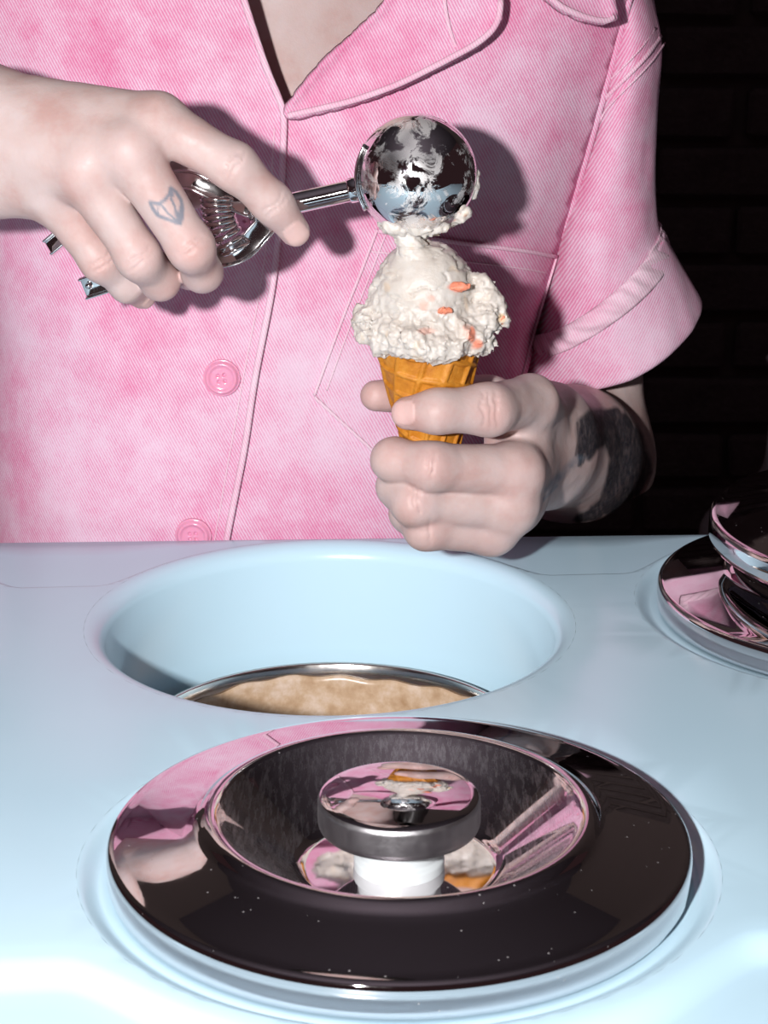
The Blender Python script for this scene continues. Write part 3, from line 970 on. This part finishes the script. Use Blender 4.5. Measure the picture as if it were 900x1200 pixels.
armB = [Cone(wB + np.array([0, 0, .008]), elB * .55 + wB * .45, .0235, .035), Cone(wB - np.array([0, 0, .010]), elB * .55 + wB * .45, .0235, .035),
        Cone(elB * .55 + wB * .45, elB, .037, .0395), Cone(elB, elB * .35 + shB * .65, .037, .030), Cone(elB * .35 + shB * .65, shB, .030, .043)]

GROUPS_A = [(.016, .0, armA), (.013, .020, palmA), (.004, .010, thuA)]
GROUPS_B = [(.016, .0, armB), (.013, .020, palmB)]
FINGERS_A = [idxA, midA, rinA, pinA]; FINGERS_B = [thuB, idxB, midB, rinB, pinB]

class Fingers:
    """several finger chains, kept apart from one another"""
    def __init__(s, chains, k=.006, ksep=.0026): s.c = chains; s.k = k; s.ks = ksep
    def d(s, P):
        tot = None
        for ch in s.c:
            e = None
            for p in ch: e = smin(e, p.d(P), s.k)
            tot = smin(tot, e, s.ks)
        return tot
# creases at the finger joints (dorsal side) and at the knuckles
def crease(P, d, wob, px, py, Y, axis_px, w=.00065, depth=.00075, span=.0085):
    c = at(px, py, Y); a = at(px + axis_px[0], py + axis_px[1], Y) - c; a /= np.linalg.norm(a)
    q = P - c; s = q @ a; r = np.linalg.norm(q - s[:, None] * a, axis=1)
    s = s + wob
    return d + depth * np.exp(-(s / w) ** 2) * np.exp(-(r / span) ** 4)
creA = [(325, 243, 0.9740, (48, 45)), (320, 238, 0.9740, (48, 45)), (277, 197, 0.9670, (90, 55)), (270, 192, 0.9670, (90, 55)),
        (222, 285, 0.9600, (70, 112)), (226, 292, 0.9600, (70, 112)), (161, 299, 0.9670, (64, 100)), (166, 306, 0.9670, (64, 100)),
        (116, 304, 0.9840, (55, 78)), (121, 311, 0.9840, (55, 78))]
creB = [(566, 479, .972, (60, -4)), (574, 479, .972, (60, -4)), (581, 478, .974, (60, -4)), (508, 547, .960, (100, 8)), (500, 544, .960, (100, 8)),
        (491, 588, .964, (110, 6)), (483, 587, .964, (110, 6)), (503, 619, .974, (80, 3))]
# soft bumps over knuckles / tendons
bumpA = [((150, 178, 0.9630), .012, .0012), ((97, 200, 0.9680), .012, .0010), ((184, 140, 0.9720), .012, .0010)]
bumpB = [((605, 549, .985), .011, .0016), ((599, 593, .985), .011, .0014), ((504, 545, .959), .007, .0010), ((487, 588, .964), .006, .0006)]
# nails: point on the skin, direction towards the tip, outward
NAILS = []
def nail(tip, base, out, L, Wd):
    t_ = at(*tip); b_ = at(*base); ax_ = (t_ - b_); ax_ /= np.linalg.norm(ax_)
    o_ = np.array(out, float); o_ -= ax_ * (o_ @ ax_); o_ /= np.linalg.norm(o_)
    NAILS.append((t_, ax_, o_, np.cross(ax_, o_), L, Wd))
nail((345, 270, 0.9890), (320, 239, 0.9820), (.10, -1, .05), .0078, .0060)
nail((478, 484, .9755), (512, 482, .970), (-.93, -.36, .08), .0075, .0064)
nail((166, 347, 1.0160), (150, 336, 1.0020), (.3, -1, .1), .005, .0046)
def nail_mask(P):
    m_ = np.zeros(len(P))
    for c, a, o_, s_, L, Wd in NAILS:
        q = P - c; u = q @ a; v = q @ s_; w = q @ o_
        m_ = np.maximum(m_, np.where((w > 0) & (np.abs(w) < .014), np.clip((1 - ((np.abs((u + .0005) / L)) ** 3 + (np.abs(v) / Wd) ** 3)) * 5, 0, 1), 0))
    return m_
def extra_for(cre, bumps):
    def ex(P, d):
        near = np.abs(d) < .0025
        if not near.any(): return d
        Q = P[near]; e = d[near].copy()
        wob = .0016 * vnoise(Q * 210, 3) + .0006 * vnoise(Q * 700, 4)
        for c in cre:
            if ((Q - at(*c[:3])) ** 2).sum(1).min() < .0005: e = crease(Q, e, wob, *c)
        for c, r, h_ in bumps:
            if ((Q - at(*c)) ** 2).sum(1).min() < 9 * r * r: e -= h_ * np.exp(-(((Q - at(*c)) ** 2).sum(1)) / r ** 2)
        nm = nail_mask(Q); e -= .0005 * nm; e += .0007 * np.clip(1 - np.abs(nm - .12) * 9, 0, 1) * (nm > 0)
        e += .00055 * fbm(Q * 90, 2, 71)
        d = d.copy(); d[near] = e
        return d
    return ex
def arm_mesh(groups, fingers, cre, bumps, h, lo, hi):
    g = groups + [(.0, .0065, [Fingers(fingers)])]
    f, pd = group_field(g, extra_for(cre, bumps))
    return surface_nets(f, lo, hi, h, pd=pd)
lo = np.array([-.43, .92, .08]); hi = np.array([-.02, 1.29, .40])
VA, FA = arm_mesh(GROUPS_A, FINGERS_A, creA, bumpA, .0009, lo, hi)
lo = np.array([-.02, .93, -.01]); hi = np.array([.20, 1.30, .37])
VB, FB = arm_mesh(GROUPS_B, FINGERS_B, creB, bumpB, .0009, lo, hi)

# --- chest, neck and head
HC = np.array([-.045, 1.190, .580])
Rh = np.array(Matrix.Rotation(math.radians(24), 3, 'X'))            # head bowed towards the cone (local -Y is the face)
def hp(x, y, z): return HC + Rh @ np.array([x, y, z])
def hE(c, r): return Ell(hp(*c), r, Rh)
torso = [Ell((-.066, 1.262, .10), (.135, .113, .30)), Cone((-.06, 1.275, .325), SH_R, .062, .050), Cone((-.06, 1.275, .325), shB, .062, .043),
         Cone((-.155, 1.235, .20), (.03, 1.235, .20), .062, .062)]
neck = [Cone((-.058, 1.262, .35), (-.05, 1.222, .50), .054, .050)]
head = [hE((0, .015, .03), (.074, .092, .088)), hE((0, -.022, -.030), (.058, .066, .078)), hE((0, -.060, -.088), (.026, .022, .020)),
        Cone(hp(-.052, .0, -.05), hp(-.02, -.055, -.085), .024, .02), Cone(hp(.052, .0, -.05), hp(.02, -.055, -.085), .024, .02)]
face = [Cone(hp(0, -.086, .018), hp(0, -.106, -.018), .007, .0105), hE((-.012, -.092, -.022), (.009, .010, .007)), hE((.012, -.092, -.022), (.009, .010, .007)),
        hE((0, -.084, -.048), (.021, .011, .0055)), hE((0, -.082, -.059), (.018, .011, .0060)),
        Cone(hp(-.045, -.070, .026), hp(-.012, -.084, .024), .009, .008), Cone(hp(.045, -.070, .026), hp(.012, -.084, .024), .009, .008),
        hE((-.042, -.062, -.018), (.020, .016, .018)), hE((.042, -.062, -.018), (.020, .016, .018))]
eyes = [hE((-.030, -.073, .006), (.0125, .0105, .0095)), hE((.030, -.073, .006), (.0125, .0105, .0095))]
ears = [hE((-.074, .012, -.008), (.009, .018, .030)), hE((.074, .012, -.008), (.009, .018, .030))]
f, pd = group_field([(.05, 0, torso), (.02, .05, neck), (.03, .02, head), (.004, .010, face), (.002, .003, eyes), (.002, .006, ears)])
VT, FT = surface_nets(f, (-.30, 1.05, -.02), (.20, 1.42, .72), .0032, pd=pd)
Vb = np.concatenate([VA, VB, VT]); Fb = np.concatenate([FA, FB + len(VA), FT + len(VA) + len(VB)])
BODY = np_mesh('body', Vb, Fb, MAT['skin'])
BODY.parent = PERSON; BODY.matrix_parent_inverse = Matrix.Translation(-PERSON.location)
BODY['label'] = 'bare forearms, hands, neck and head with forearm and finger tattoos'

def set_attr(o, name, val):
    a = o.data.attributes.new(name, 'FLOAT', 'POINT'); a.data.foreach_set('value', np.asarray(val, np.float32))
nA, nB_ = len(VA), len(VB)
nl = nail_mask(Vb); nl[nA + nB_:] = 0
set_attr(BODY, 'nail', nl)
# flushed skin over joints and fingertips
fz = np.zeros(len(Vb))
for c, r, k in [((222, 292, 0.9620), .011, .7), ((164, 304, 0.9680), .010, .5), ((118, 308, 0.9840), .009, .5), ((275, 196, 0.9680), .010, .25), ((335, 258, 0.9770), .009, .35),
                ((150, 180, 0.9620), .014, .25), ((100, 200, 0.9670), .014, .25), ((240, 325, 0.9820), .011, .45), ((195, 335, 0.9870), .010, .5), ((160, 345, 1.0070), .010, .5),
                ((505, 545, .96), .010, .6), ((487, 588, .965), .010, .5), ((500, 619, .975), .009, .45), ((575, 482, .972), .012, .45), ((604, 552, .986), .013, .35),
                ((470, 490, .97), .010, .45), ((440, 464, 1.03), .016, .6), ((560, 640, .99), .02, .25), ((455, 535, .975), .010, .35)]:
    fz = np.maximum(fz, k * np.exp(-((Vb - at(*c)) ** 2).sum(1) / r ** 2))
set_attr(BODY, 'flush', fz)
# tattoos, drawn on the skin
X_, Y_ = topx(Vb); PX = np.stack([X_, Y_], -1)
armB_m = np.zeros(len(Vb), bool); armB_m[nA:nA + nB_] = True
fore = armB_m & (Vb[:, 1] > 1.045)
def Zm(pts, k=4.5, ox=600, oy=400): return [(ox + x / k, oy + y / k) for x, y in pts]
black = Zm([(345, 410), (400, 365), (470, 350), (560, 360), (640, 420), (690, 500), (725, 590), (735, 690), (690, 790), (600, 880), (480, 930), (380, 955), (320, 945), (345, 915), (430, 870), (480, 800), (505, 700), (512, 620), (490, 545), (450, 590), (405, 625), (385, 600), (360, 650), (345, 560)])
tt_ = np.zeros(len(Vb)); bb_ = np.zeros(len(Vb))
i = np.nonzero(fore)[0]
ins = inside(PX[i], black); dd = poly_dist(PX[i], black)
sd = np.where(ins, dd, -dd) + 5 * fbm(np.stack([PX[i, 0] / 7, PX[i, 1] / 16, 0 * i], -1), 2, 5)
tt_[i] = np.clip(sd / 5 + .5, 0, 1) * np.clip(1.02 + .3 * fbm(np.stack([PX[i, 0] / 2.2, PX[i, 1] / 11, 0 * i], -1), 2, 6), .86, 1)
for ln in ([(345, 430), (352, 520), (338, 600)], [(365, 440), (375, 540), (352, 655)], [(390, 450), (400, 560), (372, 640)], [(415, 470), (428, 560), (400, 620)]):
    tt_[i] = np.maximum(tt_[i], np.clip(1.6 - poly_dist(PX[i], Zm(ln), False) / 1.6, 0, 1) * .8)
grey = Zm([(345, 600), (400, 610), (300, 690), (235, 760), (190, 800), (130, 810), (100, 770), (105, 730), (125, 765), (170, 765), (240, 690)])
allB = np.nonzero(armB_m & (Vb[:, 1] > 1.0))[0]
ins = inside(PX[allB], grey); dd = poly_dist(PX[allB], grey); sd = np.where(ins, dd, -dd)
bb_[allB] = np.clip(sd / 6 + .45, 0, 1) * np.clip(.62 + .5 * fbm(np.stack([PX[allB, 0] / 5, PX[allB, 1] / 5, 0 * allB], -1), 2, 77), .25, .8)
bb_[allB] = np.maximum(bb_[allB], np.clip(1.5 - poly_dist(PX[allB], Zm([(235, 760), (160, 840), (75, 915)]), False) / 2.0, 0, 1) * .7)
# fox-head outline on the middle finger
handA = np.nonzero((np.arange(len(Vb)) < nA) & (Vb[:, 1] < .977))[0]
def Zf(pts): return [(160 + x * 70 / 900, 210 + y * 70 / 900) for x, y in pts]
for ln, w_ in (([(205, 350), (340, 370), (430, 310), (500, 220), (515, 130), (600, 200), (670, 310), (695, 440), (690, 560), (660, 670), (570, 640), (430, 590), (320, 545), (250, 450), (205, 350)], 2.0),
               ([(370, 380), (470, 510), (590, 610)], 1.3), ([(520, 290), (580, 420), (610, 560)], 1.3), ([(330, 390), (325, 530)], 1.0), ([(620, 520), (650, 600), (600, 640)], 3.4), ([(515, 150), (530, 240)], 2.6), ([(680, 420), (655, 620)], 2.6)):
    bb_[handA] = np.maximum(bb_[handA], np.clip(1.55 - poly_dist(PX[handA], Zf(ln), False) / w_, 0, 1) * .9)
set_attr(BODY, 'tattoo', tt_); set_attr(BODY, 'tattoo_blue', bb_)

# hair: dark, parted, falling behind the shoulders
hair = [hE((0, .022, .040), (.086, .100, .096)), Cone(hp(-.066, .03, .0), (-.135, 1.30, .40), .030, .028), Cone(hp(.066, .03, .0), (.05, 1.30, .40), .030, .028), Cone(hp(0, .075, .0), (-.05, 1.36, .40), .05, .045)]
def hx(P, d):
    q = (P - HC) @ Rh
    cut = .012 - ((q[:, 1] + .035) * .75 - (q[:, 2] - .060) * -.9)          # keeps the face free
    cut = -( (q[:, 1] + .050) + np.clip(q[:, 2] - .045, -.2, .2) * .9)
    d = np.maximum(d, np.where(q[:, 2] > -.09, cut, -1))
    return d + .0028 * fbm(np.stack([q[:, 0] * 130, q[:, 1] * 60, q[:, 2] * 22], -1), 3, 90)
f, pd = group_field([(.03, 0, hair)], hx)
VH, FH = surface_nets(f, (-.20, 1.05, .33), (.12, 1.45, .74), .0032, pd=pd)
o = np_mesh('hair', VH, FH, MAT['hair']); o.parent = PERSON; o.matrix_parent_inverse = Matrix.Translation(-PERSON.location)

# ================================================================== ice cream scoop (disher) in the hand
BC = at(488, 205, 1.0); BR = .0295
SC = empty('ice_cream_scoop', tuple(at(340, 240, 1.0)))
tag(SC, 'chrome spring-handled ice cream scoop with a smeared round bowl', 'scoop')
def part(name, V, F, mt, parent):
    o = np_mesh(name, V, F, mt, None); o.parent = parent; o.matrix_parent_inverse = Matrix.Translation(-parent.location)
    return o
def frame_to(n):
    n = Vector(n).normalized(); return np.array(n.to_track_quat('Z', 'Y').to_matrix())
on = (.22, .80, -.56)
outer = [(BR * math.sin(a), -BR * math.cos(a)) for a in np.linspace(0, math.radians(104), 40)]
inner = [((BR - .0012) * math.sin(a), -(BR - .0012) * math.cos(a)) for a in np.linspace(math.radians(104), 0, 30)]
V, F = lathe(outer + inner, 96)
bowl = part('bowl', V @ frame_to(on).T + BC, F, MAT['scoop'], SC); fix_normals(bowl)
# frost and milky smears on the bowl are part of its finish
mb = M_chrome('smeared_bowl_chrome', (.80, .78, .79), .02, .10, 55); t = NT(mb)
co = t.coord()
film = t.rng(t.noise(75, 6, .72, co, .6), .50, .56, 0, 1)
low = t.n('ShaderNodeSeparateXYZ'); t.l(co, low.inputs[0])
film2 = t.math('MULTIPLY', film, t.rng(t.noise(26, 3, .5, co), .38, .58, .05, .55))
t.l(t.mix(film2, (.80, .78, .79), (.78, .74, .72)), t.b.inputs['Base Color'])
t.l(t.math('SUBTRACT', 1.0, t.math('MULTIPLY', film2, .8)), t.b.inputs['Metallic'])
t.l(t.math('ADD', t.math('MULTIPLY', film2, .5), .03), t.b.inputs['Roughness'])
t.bump(film, .15, .0005)
bowl.data.materials[0] = mb
# shaft, ferrule, pivot band
sh0 = at(426, 220, .999); sh1 = at(292, 250, 1.001)
V, F = sweep(np.array([sh1 + (sh0 - sh1) * k for k in np.linspace(0, 1, 8)]), circ(.0053, 24), up=(0, -1, 0)); part('shaft', V, F, MAT['scoop'], SC)
d_ = (sh0 - sh1) / np.linalg.norm(sh0 - sh1)
V, F = sweep(np.array([sh0 - d_ * .0075, sh0 - d_ * .0070, sh0 - d_ * .002, sh0 + d_ * .001]), circ(.0062, 24), up=(0, -1, 0), scale=[.9, 1, 1, .9]); part('ferrule', V, F, MAT['scoop'], SC)
pb = np.array([BC + (BR + .0006) * np.array([math.cos(a) * -.97, -.24 * math.cos(a), math.sin(a)]) for a in np.linspace(-.55, .55, 18)])
V, F = sweep(pb, circ(.0028, 12, .0011), up=(-1, 0, 0)); part('pivot_band', V, F, MAT['scoop'], SC)
rv = sh0 - d_ * .0045 + np.array([0, -.0062, 0])
V, F = lathe([(0, .0007), (.0010, .0005), (.0015, 0), (.0015, -.001)], 14); part('rivet', V @ frame_to((0, -1, 0)).T + rv, F, MAT['handle'], SC)
# two handle arms: U channels open towards the viewer
def uchan(w, d, t_): return np.array([(-w, 0), (w, 0), (w, d), (w - t_, d), (w - t_, t_), (-w + t_, t_), (-w + t_, d), (-w, d)])
top_arm = smooth_path([at(*p) for p in ((348, 237, 1.0070), (305, 246, 1.0020), (272, 236, 0.9980), (240, 219, 0.9970), (212, 211, 1.0000), (150, 226, 1.0140), (95, 262, 1.0190), (58, 292, 1.0210))], 60)
V, F = sweep(top_arm, uchan(.0045, .0035, .0011)[::-1], up=(0, -1, 0)); o = part('handle_arm', V, F, MAT['handle'], SC); fix_normals(o)
low_arm = smooth_path([at(*p) for p in ((346, 243, 1.0070), (320, 254, 1.0040), (304, 270, 1.0020), (286, 289, 1.0010), (262, 298, 1.0020), (222, 298, 1.0060), (165, 316, 1.0170), (98, 337, 1.0210))], 60)
V, F = sweep(low_arm, uchan(.0056, .0045, .0011)[::-1], up=(0, -1, 0)); o = part('handle_arm', V, F, MAT['handle'], SC); fix_normals(o)
for o in SC.children:
    if o.name.startswith('handle_arm'):
        b_ = o.modifiers.new('soft', 'BEVEL'); b_.width = .0004; b_.segments = 2
V, F = lathe([(0, .0008), (.0012, .0006), (.0018, 0), (.0018, -.001)], 14); part('rivet', V @ frame_to((0, -1, 0)).T + at(104, 335, 1.0185), F, MAT['handle'], SC)
# coil spring between the arms
axp = smooth_path([at(*p) for p in ((254, 231, 0.9985), (256, 250, 0.9980), (262, 270, 0.9980), (276, 292, 0.9990))], 400)
T = np.gradient(axp, axis=0); T /= np.linalg.norm(T, axis=1)[:, None]
u_ = np.array([0, -1.0, 0]) - T * (T @ np.array([0, -1.0, 0]))[:, None]; u_ /= np.linalg.norm(u_, axis=1)[:, None]
s_ = np.cross(T, u_); ph = np.linspace(0, 2 * np.pi * 8.5, 400)
hx_ = axp + .0072 * (np.cos(ph)[:, None] * s_ + np.sin(ph)[:, None] * u_ * .8)
V, F = sweep(hx_, circ(.00125, 8), up=(.3, .2, 1)); part('spring', V, F, MAT['handle'], SC)

# ================================================================== ice cream cone in the other hand
CN = empty('ice_cream_cone', tuple(at(507, 590, 1.0)))
tag(CN, 'waffle cone topped with a ball of cream ice cream with red fruit bits', 'ice cream cone')
c_top = at(501, 400, 1.0); c_bot = at(508, 596, 1.0)
axd = c_bot - c_top; Lc = np.linalg.norm(axd)
Rc = frame_to(-axd)
nt_, nl_ = 192, 150; th_ = np.linspace(0, 2 * np.pi, nt_, endpoint=False); V = []
def tri(x): return np.abs((x % 1) - .5) * 2
for k in range(nl_):
    s = k / (nl_ - 1)
    r = .0262 - .0195 * s
    ri = np.maximum(np.clip((tri(th_ / (2 * np.pi) * 11 + s * 2.4) - .72) / .16, 0, 1), np.clip((tri(th_ / (2 * np.pi) * 3 - s * 7.5 + .3) - .72) / .16, 0, 1))
    ri = ri * ri * (3 - 2 * ri)
    rr = r + .0014 * ri - .0004
    rr = rr + .0011 * np.clip((np.sin(th_ * 1.0 + 1.2 + s * .8) - .93) * 12, 0, 1)      # the rolled wafer's overlap
    z = Lc * (1 - s) + (0.0022 * np.sin(th_ * 3 + .7) + .0012 * np.sin(th_ * 7)) * max(0, 1 - s * 5)
    V.append(np.stack([rr * np.cos(th_), rr * np.sin(th_), z + 0 * th_], -1))
V.append(np.stack([.001 * np.cos(th_), .001 * np.sin(th_), 0 * th_], -1))
Vi = [np.stack([(.0262 - .0195 * s - .0022) * np.cos(th_), (.0262 - .0195 * s - .0022) * np.sin(th_), Lc * (1 - s) + 0 * th_], -1) for s in (.6, .3, 0.0)]
V = np.concatenate(Vi + V)
o = part('wafer', V @ Rc.T + c_bot, grid_faces(nt_, nl_ + 4, True), MAT['waffle'], CN); fix_normals(o)

def lump(px, py, Y, r): return Ell(at(px, py, Y), (r, r, r))
ball = [Ell(at(497, 346, 1.0), (.0255, .0255, .0275)), Ell(at(499, 382, 1.0), (.0268, .0268, .015))]
rg_ = random.Random(11)
skirt = []
for k in range(56):
    a = 2 * math.pi * k / 56 + rg_.uniform(-.1, .1)
    R_ = .0262 + rg_.uniform(-.001, .0035)
    c = at(500, 386 + rg_.uniform(-10, 12), 1.0) + np.array([R_ * math.cos(a), R_ * math.sin(a), 0])
    skirt.append(Ell(c, np.array([1, 1, .9]) * rg_.uniform(.0032, .0066)))
skirt += [lump(428, 372, .995, .0058), lump(436, 386, .992, .0075), lump(448, 404, .985, .0065), lump(424, 368, 1.0, .0040), lump(445, 352, .995, .006),
          lump(566, 332, .995, .0040), lump(570, 345, .994, .0062), lump(577, 358, .994, .0062), lump(582, 372, .993, .0055), lump(566, 377, .990, .0085), lump(567, 325, .996, .0028),
          lump(560, 398, .988, .0075), lump(572, 402, .989, .0042), lump(548, 403, .984, .0055), lump(590, 374, .993, .0025), lump(470, 405, .980, .0045), lump(510, 398, .977, .004)]
peak = [Cone(at(482, 292, .992), at(473, 272, .992), .0075, .0052)]
def ice_noise(P, d):
    near = np.abs(d) < .006
    if not near.any(): return d
    Q = P[near]; x_, y_ = topx(Q)
    ed = np.clip((y_ - 345) / 45, 0, 1) + np.clip((x_ - 545) / 22, 0, 1) * .8 + np.clip((456 - x_) / 22, 0, 1) * .7 + np.clip((296 - y_) / 15, 0, 1) * .5
    ed = np.clip(ed, 0, 1.2)
    fold_ = np.abs(fbm(Q * np.array([50, 50, 170]) + 4.0, 3, 14))
    e = d[near] + (.0007 + .0026 * ed) * fbm(Q * 240, 4, 15) + .0011 * np.exp(-(fold_ / .05) ** 2) * (1 - .5 * np.clip(ed, 0, 1))
    e += .0018 * ed * fbm(Q * 560, 2, 16)
    d = d.copy(); d[near] = e; return d
f, pd = group_field([(.006, 0, ball), (.003, .005, skirt), (.002, .003, peak)], ice_noise)
V, F = surface_nets(f, at(395, 430, 1.0) - np.array([0, .045, 0.01]), at(610, 250, 1.0) + np.array([0, .045, .01]), .0008, pd=pd)
ib = part('ice_cream_ball', V, F, MAT['ice'], CN)
x_, y_ = topx(V)
fr = np.zeros(len(V)); tf = np.clip((fbm(V * 120, 3, 50) - .30) * 8, 0, 1) * .35
for a, b, r1, r2 in ((537, 336, 11, 5), (521, 364, 7, 4), (553, 394, 4, 12), (559, 403, 8, 6), (497, 358, 6, 6), (505, 350, 5, 4), (500, 388, 10, 4), (548, 388, 5, 8)):
    fr = np.maximum(fr, np.clip(1.5 - ((x_ - a) / r1) ** 2 - ((y_ - b) / r2) ** 2 + 1.2 * fbm(V * 260, 2, 51), 0, 1) * (1 if a > 515 and a != 548 else .4))
fr *= (V[:, 1] < 1.0)
set_attr(ib, 'fruit', fr); set_attr(ib, 'toffee', np.maximum(tf, np.clip(1.3 - ((x_ - 588) / 5) ** 2 - ((y_ - 373) / 6) ** 2, 0, 1)))
for (a, b, Y, sx, sz) in ((538, 335, .9805, .0050, .0020), (556, 398, .9820, .0022, .0048), (522, 364, .9755, .0030, .0016), (588, 374, .9915, .0022, .0022)):
    f, pd = group_field([(0, 0, [Ell(at(a, b, Y), (sx, .002, sz))])], lambda P, d: d + .0026 * fbm(P * 380, 3, int(a)))
    c = at(a, b, Y); V, F = surface_nets(f, c - .009, c + .009, .0006, C=12, pd=pd)
    part('fruit_piece', V, F, MAT['fruit'], CN)

# ice cream clinging to the scoop's rim
sme = []
pth = smooth_path([(446, 260), (456, 265), (470, 270), (488, 271), (505, 267), (520, 262), (528, 254), (537, 246), (546, 236), (552, 222), (556, 208), (556, 200)], 46)
for q, (a, b) in enumerate(pth):
    r = .0020 + .0010 * math.sin(q * .55) + (.0012 if 3 < q < 20 else 0)
    rad = np.array([a - 488, b - 205]) / np.hypot(a - 488, b - 205)
    k = rg_.uniform(-7, 2)
    sme.append(lump(a + rad[0] * k, b + rad[1] * k, 1.0 - .004 + rg_.uniform(-.003, .006), max(.0013, r + rg_.uniform(-.0008, .0008))))
for q in range(26):
    a = rg_.uniform(450, 520); b = 258 + rg_.uniform(-8, 12)
    sme.append(lump(a, b, .985 + abs(a - 488) * .00012, rg_.uniform(.002, .0038)))
sme += [lump(538, 252, .990, .0032), lump(546, 249, .990, .0022), lump(474, 272, .991, .0036), lump(486, 273, .991, .0036)]
f, pd = group_field([(.0035, 0, sme)], lambda P, d: d + .0024 * fbm(P * 260, 3, 33) + .0010 * fbm(P * 700, 2, 34))
V, F = surface_nets(f, at(420, 292, 1.0) - np.array([0, .03, .005]), at(570, 175, 1.0) + np.array([0, .03, .005]), .0008, pd=pd)
o = part('ice_cream_residue', V, F, MAT['ice'], SC)
set_attr(o, 'fruit', np.clip((fbm(V * 150, 3, 80) - .38) * 8, 0, 1) * .5); set_attr(o, 'toffee', np.clip((fbm(V * 150, 3, 81) - .3) * 8, 0, 1) * .3)
